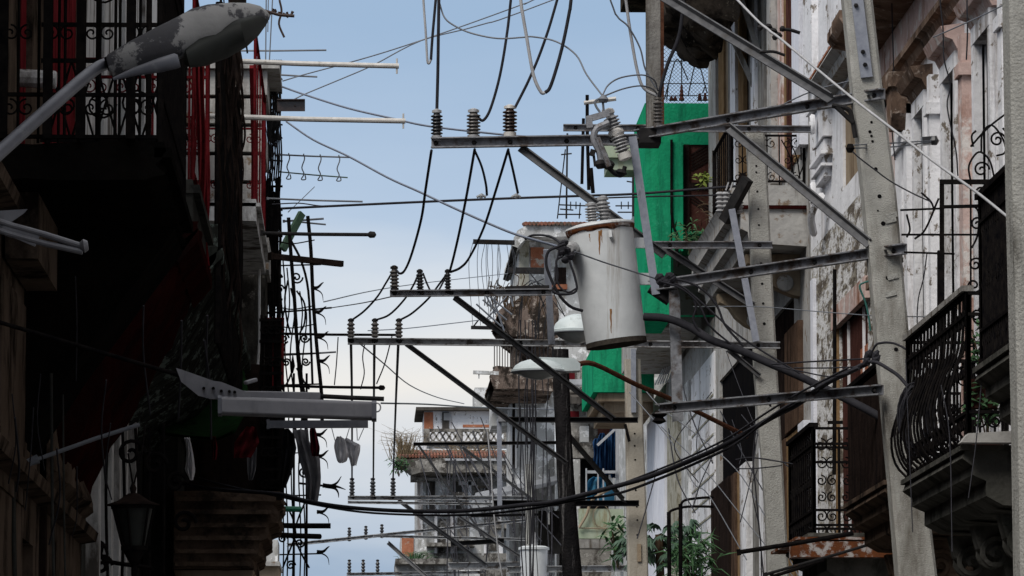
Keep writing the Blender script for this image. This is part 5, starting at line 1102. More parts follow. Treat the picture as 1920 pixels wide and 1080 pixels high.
def brace(parent, x0, y0, Y0, x1, y1, Y1, wpx, m='brace_steel', nm='brace'):
    a, b = P(x0, y0, Y0), P(x1, y1, Y1); s = S(wpx, (Y0+Y1)/2)
    mb = MB().sweep(a, b, [(-s*.5, -s*.5), (s*.5, -s*.5), (s*.5, -s*.5+.012), (-s*.5+.012, -s*.5+.012), (-s*.5+.012, s*.5), (-s*.5, s*.5)], up=V((0, -1, .3)))
    return build(mb, nm, m, parent)
brace(p1, 826, -264, 40.6, 1556, 184, 36, 15); brace(p1, 1365, 238, 37.2, 1629, 456, 36, 15)
build(MB().beam(P(1568, 200, 36), P(1600, 230, 36), .05, .03).tube(catmull([P(1560, 198, 36), P(1590, 205, 36), P(1598, 225, 36), P(1604, 258, 36)], 4), .02, 6), 'hook', 'dark_steel', p1)
# long arm over the street with three post insulators
la = arm(p1, 809, 269, 38.5, 1232, 262, 38.3, 20, bolts=(.02, .19, .35, .6, .8), w_=-.09, nm='street_arm')
for (x, y0, y1, w_, m, b) in ((819, 207, 259, 23, 'porcelain_dark', 'porcelain_grey'), (888, 206, 258, 27, 'porcelain_taupe', 'porcelain_grey'), (956, 199, 253, 28, 'porcelain_brown', 'pipe_white'), (1234, 182, 236, 20, 'porcelain_taupe', 'porcelain_taupe')):
    insulator(la, x, y0, y1, w_, 38.5, m, b)
brace(p1, 975, 276, 38.4, 1246, 478, 38.2, 13)
mb = MB().box(P(1196, 0, 38.2).x, P(1236, 0, 38.2).x, 38.0, 38.35, ZY(268, 38.2), ZY(240, 38.2)).beam(P(1225, 530, 38), P(1262, 555, 38), .2, .16)
build(mb, 'joint_plates', 'dark_steel', p1)
build(MB().sweep(P(1186, 256, 37.9), P(1230, 552, 37.9), [(-.032, -.01), (.032, -.01), (.032, .01), (-.032, .01)], up=V((0, 1, 0))), 'hanger_strap', 'strap_steel', p1)
build(MB().sweep(P(1264, 545, 37.85), P(1271, 790, 37.85), [(-.042, -.03), (.042, -.03), (.042, -.02), (-.03, -.02), (-.03, .04), (-.042, .04)], up=V((0, 1, 0))), 'upright', 'steel', p1)
rp = thing('timber_post', 'weathered grey post with a rusty edge rising out of the picture above the green roof', 'post', P(1228, 240, 39))
build(MB().box(P(1212, 0, 39).x, P(1238, 0, 39).x, 39.0, 39.12, ZY(243, 39), ZY(-60, 39)), 'plank', 'wood_grey', rp)
build(MB().box(P(1238.3, 0, 39).x, P(1244, 0, 39).x, 38.96, 39.1, ZY(243, 39), ZY(-60, 39)), 'rusty_edge', 'rust_pipe', rp)
# ---- transformer
tr = thing('transformer', 'large grey can transformer with rust runs and two ribbed bushings, hung between the steel arms', 'transformer', P(1157, 645, 38))
Yr = 38.0; a, b = P(1156, 645, Yr), P(1125, 428, Yr); rt = S(62, Yr); rb = S(57, Yr)
build(MB().lathe(a, b, [(0, rb*.93), (.012, rb), (.02, rb), (.5, (rb+rt)/2), (.985, rt), (1, rt)], 40), 'tank', 'tank_paint', tr)
build(MB().lathe(a-(b-a)*.018, a+(b-a)*.03, [(0, rb*.9), (.1, rb*1.015), (1, rb*1.01)], 32), 'base_ring', 'tank_grime', tr)
build(MB().lathe(b, b+(b-a)*.05, [(0, rt*1.05), (.15, rt*1.07), (.45, rt*1.05), (.55, rt*.96), (.8, rt*.82), (1, rt*.5)], 40), 'lid', 'tank_paint', tr)
mb = MB().lathe(b-(b-a)*.030, b-(b-a)*.001, [(0, rt*1.02), (.3, rt*1.055), (1, rt*1.065)], 40)
for v_ in mb.v[:40]: v_ += (b-a)*(.012*math.sin(v_.x*37)+.008*math.sin(v_.x*91))
build(mb, 'lid_rim', 'rust', tr)
for (x0, y0, x1, y1, w_, nm) in ((1112, 424, 1108, 382, 26, 'bushing'), (1134, 424, 1130, 370, 27, 'bushing')):
    insulator(tr, x0, y1, y0, w_, Yr-.05 if x0 < 1120 else Yr+.05, 'porcelain_grey', 'porcelain_grey', 6, x1, nm=nm)
def ontank(x, y, o=.004):   # point on the tank's front surface
    t = (645-y)/(645-428); c = a.lerp(b, t); r = rb+(rt-rb)*t; p = P(x, y, Yr); dx = p.x-c.x
    dy = math.sqrt(max(0, r*r-dx*dx)); return V((p.x, c.y-dy-o, p.z))
mb = MB()
for (x0, y0, x1, y1, w_) in ((1121, 440, 1121, 484, 5), (1124, 438, 1126, 462, 3), (1142, 585, 1143, 630, 4), (1102, 445, 1104, 460, 2)):
    k = len(mb.v); n = 8
    for i in range(n+1):
        t = i/n; x = x0+(x1-x0)*t+math.sin(i*1.7)*.4; y = y0+(y1-y0)*t; ww = w_*(1-.75*t)+math.sin(i*2.3)*.3
        mb.v += [ontank(x-ww/2, y, .002), ontank(x+ww/2, y, .002)]
    mb.f += [(k+2*i, k+2*i+1, k+2*i+3, k+2*i+2) for i in range(n)]
build(mb, 'rust_run', 'rust_run', tr)
build(MB().lathe(ontank(1078, 467, -.02), P(1068, 466, Yr-.32), [(0, .04), (.4, .045), (.5, .055), (.9, .055), (1, .03)], 12).lathe(ontank(1072, 478, -.02), P(1066, 480, Yr-.3), [(0, .02), (1, .03)], 10), 'terminal', 'porcelain_grey', tr)
build(MB().tube([ontank(1141, 440), ontank(1142, 452)+V((0, -.02, 0)), ontank(1145, 456)], .015, 6), 'lifting_lug', 'tank_paint', tr)
build(MB().box(P(1183, 0, 38).x, P(1210, 0, 38).x, 38.0, 38.05, ZY(462, 38), ZY(443, 38)).box(P(1195, 0, 38).x, P(1226, 0, 38).x, 38.0, 38.05, ZY(532, 38), ZY(510, 38)), 'mounting_bracket', 'tank_paint', tr)
mb = MB()
for (x, y) in ((1057, 456), (1063, 470), (1052, 475), (1068, 482), (1059, 488)):
    mb.lathe(P(x, y-6, 37.7), P(x+3, y+6, 37.7), [(0, .015), (.3, .035), (.7, .03), (1, .012)], 8)
mb.beam(P(1045, 462, 37.7), P(1078, 475, 37.7), .04, .05)
build(mb, 'clamps', 'rubber', tr)
# ---- fuse cutout
fc = thing('fuse_cutout', 'tilted white ribbed fuse cutout with its bracket hanging above the transformer', 'fuse cutout', P(1160, 330, 37.8))
insulator(fc, 1172, 206, 294, 30, 37.8, 'porcelain_grey', 'pipe_white', 11, 1140, nm='ribbed_insulator')
build(MB().lathe(P(1153, 258, 37.8), P(1158, 240, 37.8), [(0, .055), (.2, .062), (.8, .062), (1, .05)], 14), 'collar', 'pipe_white', fc)
build(MB().beam(P(1100, 224, 37.7), P(1142, 212, 37.7), .035, .05).beam(P(1104, 222, 37.7), P(1106, 240, 37.7), .05, .05).tube(catmull([P(1142, 230, 37.7), P(1118, 242, 37.7), P(1114, 262, 37.7), P(1124, 285, 37.7), P(1128, 312, 37.7)], 5), .028, 8).tube([P(1120, 258, 37.6), P(1134, 290, 37.6), P(1142, 312, 37.6)], .022, 8), 'fuse_frame', 'steel', fc)
build(MB().tube(catmull([P(1142, 315, 37.7), P(1154, 326, 37.7), P(1166, 328, 37.7), P(1172, 312, 37.7)], 5), .02, 6).lathe(P(1163, 330, 37.7), P(1166, 318, 37.7), [(0, .02), (.5, .05), (1, .03)], 8).lathe(P(1127, 316, 37.7), P(1125, 300, 37.7), [(0, .03), (.5, .05), (1, .03)], 8).lathe(P(1143, 317, 37.7), P(1140, 302, 37.7), [(0, .03), (.5, .05), (1, .03)], 8).beam(P(1106, 285, 37.7), P(1116, 288, 37.7), .05).beam(P(1113, 290, 37.7), P(1116, 312, 37.7), .02), 'fuse_clips', 'dark_steel', fc)
build(MB().lathe(P(1131, 192, 37.7), P(1132, 178, 37.7), [(0, .03), (.4, .045), (1, .015)], 10).tube(catmull([P(1126, 184, 37.7), P(1116, 190, 37.7), P(1118, 200, 37.7), P(1125, 210, 37.7)], 4), .010, 5).tube([P(1130, 188, 37.7), P(1132, 210, 37.7)], .010, 5), 'lead_clamp', 'wire_grey', fc)
# antennas on the roof behind
an2 = thing('tv_antenna', 'tall dark antenna masts with one pale cross rod left of the ribbed fuse', 'antenna', P(1103, 356, 60))
build(MB().tube([P(1101, 178, 60), P(1101, 240, 60), P(1104, 356, 60)], .022, 6).tube([P(1094, 222, 60), P(1091, 345, 60)], .020, 6).tube([P(1108, 315, 60), P(1112, 362, 60)], .028, 6), 'mast', 'iron', an2)
build(MB().tube([P(1095, 193, 60), P(1155, 185, 60)], .03, 6), 'cross_rod', 'pipe_white', an2)
an3 = thing('tv_antenna', 'thin wire antenna masts on the tower roof left of the transformer bushings', 'antenna', P(1062, 412, 103))
mb = MB().tube([P(1062, 410, 103), P(1064, 250, 103)], .022, 5).tube([P(1045, 410, 103), P(1060, 280, 103)], .014, 5).tube([P(1086, 410, 103), P(1088, 380, 103)], .014, 5)
for (xa, ya, xb2, yb) in ((1045, 402, 1090, 402), (1048, 384, 1100, 386), (1050, 392, 1075, 394), (1052, 290, 1072, 288), (1154, 386, 1186, 386), (1158, 398, 1186, 398), (1175, 340, 1188, 342)): mb.tube([P(xa, ya, 103), P(xb2, yb, 103)], .016, 5)
for x in (1070, 1080, 1165, 1178): mb.tube([P(x, 378, 103), P(x, 392, 103)], .012, 4)
mb.tube([P(1187, 330, 103), P(1187, 425, 103)], .03, 5)
build(mb, 'elements', 'dark_steel', an3)
# ---- street light heads
def pan_lamp(label, cx, cy, w_, Y, armpts, tilt=0, ha=1.0):
    t = thing('street_lamp', label, 'street lamp', P(cx, cy+30, Y))
    r = S(w_, Y)/2; a = P(cx-tilt, cy+12*ha, Y); b = P(cx+tilt, cy-20*ha, Y)
    build(MB().lathe(a, b, [(0, r*.96), (.06, r*1.0), (.18, r), (.22, r*.95), (.5, r*.86), (.75, r*.66), (.9, r*.42), (1, r*.14)], 32), 'shade', 'lamp_enamel', t)
    build(MB().lathe(a, a-(b-a)*.5, [(0, r*.82), (.3, r*.74), (.7, r*.50), (1, r*.12)], 28), 'lens', 'lamp_lens', t)
    build(MB().lathe(a-(b-a)*.012, a+(b-a)*.03, [(0, r*.98), (.5, r*1.02), (1, r*1.0)], 32), 'rim', 'lamp_alu', t)
    if armpts: build(MB().tube(catmull([P(*q) for q in armpts], 4), S(5, Y), 8), 'arm', 'rust_pipe', t)
    return t
pan_lamp('round street lamp half hidden behind the left bottom of the transformer', 1082, 612, 96, 45, [(1115, 606, 45.2), (1140, 612, 45.4), (1200, 640, 46)], 0, 1.15)
t = pan_lamp('flat wide pale street lamp with rusty arm, below the transformer', 1010, 689, 104, 44, [(1082, 683, 44), (1115, 683, 44.2), (1195, 722, 45), (1262, 750, 45.8), (1400, 818, 47)], 0, .82)
build(MB().prismY([(P(1010, 0, 44).x, ZY(672, 44)), (P(1075, 0, 44).x, ZY(674, 44)), (P(1086, 0, 44).x, ZY(684, 44)), (P(1086, 0, 44).x, ZY(697, 44)), (P(1040, 0, 44).x, ZY(699, 44))], 43.9, 44.12), 'gear_housing', 'lamp_enamel', t)
# ---- straight concrete pole
p2 = thing('utility_pole', 'upright grey concrete pole with a pale bar leaning on it, left of the leaning pole', 'utility pole', P(1470, 1500, 47))
st = [(243, 1400, 1434), (360, 1405, 1441), (507, 1410, 1448), (690, 1415, 1458), (850, 1428, 1467), (960, 1436, 1473), (1080, 1440, 1480), (1820, 1468, 1520)]
hl = [(1418, 311, 2), (1418, 323, 2), (1420, 359, 2.2), (1422, 392, 2), (1423, 422, 2), (1427, 494, 2.4), (1429, 532, 2.4), (1431, 569, 2.4), (1433, 607, 3), (1444, 760, 2.2)]
shaft(p2, st, 47, 'concrete', .30, hl)
arm(p2, 1056, 240, 46.9, 1520, 243, 46.9, 13, bolts=(.05, .3, .75), w_=-.07)
a5 = arm(p2, 1208, 460, 46.9, 1448, 460, 46.9, 14, bolts=(.2, .9), w_=-.07)
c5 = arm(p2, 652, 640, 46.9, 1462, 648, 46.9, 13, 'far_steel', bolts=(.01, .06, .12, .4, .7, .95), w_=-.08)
brace(p2, 1246, 466, 47, 1412, 573, 47, 11)
brace(p2, 762, 645, 46.95, 1062, 868, 47.6, 7.5)
brace(p2, 1365, 655, 46.95, 1425, 705, 46.95, 8)
build(MB().sweep(P(1372, 392, 46.8), P(1418, 640, 46.8), [(-.032, -.02), (.032, -.02), (.032, .02), (-.032, .02)], up=V((0, 1, 0))), 'light_bar', 'strap_steel', p2)
for x in (658, 703, 748): insulator(c5, x, 599, 637, 15, 46.9, 'porcelain_taupe', 'dark_steel', 4)
mb = MB()
for x in (1350, 1360, 1386): mb.lathe(P(x, 360, 47), P(x, 400, 47), [(t/10, S(9 if t % 2 else 5, 47)) for t in range(11)], 10)
build(mb, 'spool_insulators', 'porcelain_grey', p2)
mb = MB()
for x in (1366, 1374, 1396, 1402, 1406): mb.tube([P(x, 342, 47), P(x-5, 357, 47)], .008, 5)
build(mb, 'tie_wires', 'wire_light', p2)
build(MB().beam(P(1402, 335, 46.8), P(1358, 415, 47), .08, .10), 'leaning_bracket', 'dark_steel', p2)
# ---- arm with three insulators left of the transformer
p4 = thing('utility_pole', 'dark round wooden pole standing in the street behind the flat street lamp', 'utility pole', P(1075, 1500, 56))
stt = [(655, 1038, 1066), (720, 1036, 1068), (790, 1040, 1070), (900, 1044, 1077), (1020, 1052, 1086), (1080, 1054, 1092), (1760, 1080, 1130)]
mb = MB(); pts = []
k0 = 0; n = 14
for (y, a_, b_) in stt:
    p, q = P(a_, y, 56), P(b_, y, 56); c = (p+q)/2; r = (q.x-p.x)/2
    for j in range(n): t_ = 2*math.pi*j/n; mb.v.append(c+V((math.cos(t_)*r*(1+.05*math.sin(j*5)), math.sin(t_)*r, 0)))
for i in range(len(stt)-1):
    for j in range(n): mb.f.append((i*n+j, i*n+(j+1) % n, (i+1)*n+(j+1) % n, (i+1)*n+j))
mb.f.append(tuple(range(n)))
build(mb, 'shaft', 'wood_pole', p4)
b4 = arm(p4, 731, 551, 43, 1034, 548, 43, 13, 'steel', bolts=(.03, .2, .38, .6, .95), w_=-.07)
brace(p4, 853, 558, 43, 1150, 785, 44, 9)
for (x, y0, y1, w_, m) in ((740, 500, 544, 18, 'porcelain_taupe'), (788, 507, 545, 15, 'porcelain_dark'), (840, 507, 545, 13, 'porcelain_dark')): insulator(b4, x, y0, y1, w_, 43, m, 'dark_steel', 5, x1=x-1)
build(MB().sweep(P(1025, 468, 43.2), P(1034, 645, 43.4), [(-.030, -.015), (.030, -.015), (.030, .015), (-.030, .015)], up=V((0, 1, 0))), 'hanger_strap', 'strap_steel', p4)
build(MB().beam(P(948, 542, 43), P(1030, 540, 43), .03, .05).beam(P(890, 454, 43.5), P(960, 454, 43.5), .03, .03), 'packing', 'dark_steel', p4)
brace(p4, 1052, 797, 56, 1172, 938, 66, 10, 'dark_steel')
# ---- beige far concrete pole
p3 = thing('utility_pole', 'slim beige concrete pole with an empty slot near its foot, right of the wooden pole', 'utility pole', P(1195, 1500, 68))
st = [(673, 1171, 1201), (720, 1173, 1203), (887, 1175, 1210), (1080, 1178, 1216), (1750, 1190, 1240)]
shaft(p3, st, 68, 'far_pole_concrete', .34, [(1190, 813, 1.8), (1190, 836, 1.8), (1191, 862, 1.8), (1192, 919, 1.8), (1194, 950, 1.8), (1195, 975, 1.8), (1195, 1003, 1.8), (1189, 760, 1.8)])
build(MB().box(P(1192, 0, 68).x, P(1199, 0, 68).x, 67.97, 67.995, ZY(1055, 68), ZY(1022, 68)), 'slot', 'plaster_tan', p3)
build(MB().box(P(1181, 0, 68).x, P(1190, 0, 68).x, 67.92, 67.99, ZY(775, 68), ZY(655, 68)), 'steel_strap', 'strap_steel', p3)
arm(p3, 935, 787, 67.8, 1196, 788, 67.8, 10, 'dark_steel', w_=-.10)
arm(p3, 925, 944, 67.8, 1198, 944, 67.8, 11, 'dark_steel', w_=-.10)
arm(p3, 775, 833, 69, 1062, 830, 69, 6, 'dark_steel', w_=-.08)
build(MB().sweep(P(936, 786, 67.7), P(937, 950, 67.7), [(-.033, -.02), (.033, -.02), (.033, .02), (-.033, .02)], up=V((0, 1, 0))), 'hanger_strap', 'strap_steel', p3)
build(MB().box(P(934, 0, 67.7).x, P(951, 0, 67.7).x, 67.6, 67.7, ZY(793, 67.7), ZY(780, 67.7)), 'end_clamp', 'steel', p3)
build(MB().beam(P(1172, 795, 67.6), P(1180, 828, 67.6), .04, .04), 'hook', 'iron', p3)
# near pole at the right edge
p0 = thing('utility_pole', 'near concrete pole cut off by the right edge of the picture', 'utility pole', P(1935, 1500, 26))
shaft(p0, [(-300, 1886, 1990), (0, 1893, 1998), (360, 1899, 2003), (720, 1908, 2012), (1080, 1914, 2018), (1500, 1920, 2030), (2080, 1930, 2040)], 26, 'concrete', .32)
# ---- far pole arms low in the street
fp = thing('utility_pole', 'far pole with several stacked grey arms low behind the white awnings', 'utility pole', P(1000, 1500, 80))
shaft(fp, [(870, 985, 999), (1080, 987, 1003), (1700, 992, 1012)], 80, 'concrete', .2)
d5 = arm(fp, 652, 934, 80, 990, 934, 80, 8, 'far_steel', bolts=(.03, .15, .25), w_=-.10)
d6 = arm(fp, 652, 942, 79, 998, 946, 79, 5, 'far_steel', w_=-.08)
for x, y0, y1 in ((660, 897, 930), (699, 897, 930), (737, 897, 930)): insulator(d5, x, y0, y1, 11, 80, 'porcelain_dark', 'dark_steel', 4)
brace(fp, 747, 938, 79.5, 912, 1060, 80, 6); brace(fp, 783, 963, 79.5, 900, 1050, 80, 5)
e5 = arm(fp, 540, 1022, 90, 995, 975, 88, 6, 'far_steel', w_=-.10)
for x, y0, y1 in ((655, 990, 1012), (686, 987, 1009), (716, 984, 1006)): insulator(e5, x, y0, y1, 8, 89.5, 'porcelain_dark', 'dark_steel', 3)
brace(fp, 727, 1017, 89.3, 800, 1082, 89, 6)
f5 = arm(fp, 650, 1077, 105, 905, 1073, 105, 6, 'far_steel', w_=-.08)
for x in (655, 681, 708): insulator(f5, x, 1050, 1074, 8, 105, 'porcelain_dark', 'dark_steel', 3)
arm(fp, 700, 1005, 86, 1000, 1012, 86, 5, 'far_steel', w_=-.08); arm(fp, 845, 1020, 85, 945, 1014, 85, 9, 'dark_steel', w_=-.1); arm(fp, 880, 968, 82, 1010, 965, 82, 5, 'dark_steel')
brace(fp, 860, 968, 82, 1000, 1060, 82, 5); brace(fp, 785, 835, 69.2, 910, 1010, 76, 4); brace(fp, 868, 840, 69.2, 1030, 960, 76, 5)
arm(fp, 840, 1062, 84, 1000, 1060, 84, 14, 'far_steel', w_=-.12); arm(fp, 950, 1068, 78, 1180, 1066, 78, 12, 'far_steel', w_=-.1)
# far second transformer and insulator stacks
t2 = thing('transformer', 'small far pale transformer with one bushing at the bottom centre', 'transformer', P(1001, 1082, 78))
build(MB().lathe(P(1001, 1110, 78), P(1001, 1030, 78), [(0, S(24, 78)), (1, S(26, 78))], 24), 'tank', 'white_plastic', t2)
build(MB().lathe(P(1001, 1031, 78), P(1001, 1024, 78), [(0, S(29, 78)), (.6, S(29, 78)), (1, S(22, 78))], 24), 'lid', 'white_plastic', t2)
build(MB().lathe(P(1001, 1025, 78), P(1001, 998, 78), [(0, S(8, 78)), (.3, S(6, 78)), (1, S(4, 78))], 12), 'bushing', 'porcelain_grey', t2)
for x, y, lb in ((890, 1020, 'left'), (1030, 1035, 'right')): pass
# ============================================================ WIRES
def wire(label, pts, Y0, Y1, px, m='rubber', cat='cable', nm='cable', group=None, smooth=5):
    pts = list(pts)
    def far_end(p, q):                       # run on past the picture's edge, so a step aside shows no loose end
        if p[1] < 0: t = (-320-q[1])/(p[1]-q[1]) if p[1] < q[1]-1 else 1
        elif p[1] > 1080: t = (1330-q[1])/(p[1]-q[1]) if p[1] > q[1]+1 else 1
        else: return None
        t = min(t, 12); return (q[0]+(p[0]-q[0])*t*.9+(p[0]-q[0])*.1, q[1]+(p[1]-q[1])*t)
    e = far_end(pts[0], pts[1])
    if e: pts.insert(0, e)
    e = far_end(pts[-1], pts[-2])
    if e: pts.append(e)
    n = len(pts); v = []
    ln = [0]
    for i in range(1, n): ln.append(ln[-1]+math.hypot(pts[i][0]-pts[i-1][0], pts[i][1]-pts[i-1][1]))
    for i, q in enumerate(pts):
        v.append(P(q[0], q[1], Y0+(Y1-Y0)*ln[i]/ln[-1]))
    return build(MB().tube(catmull(v, smooth), S(px, (Y0+Y1)/2)/2, 6), nm, m, label=label, cat=cat, group=group, ang=80)
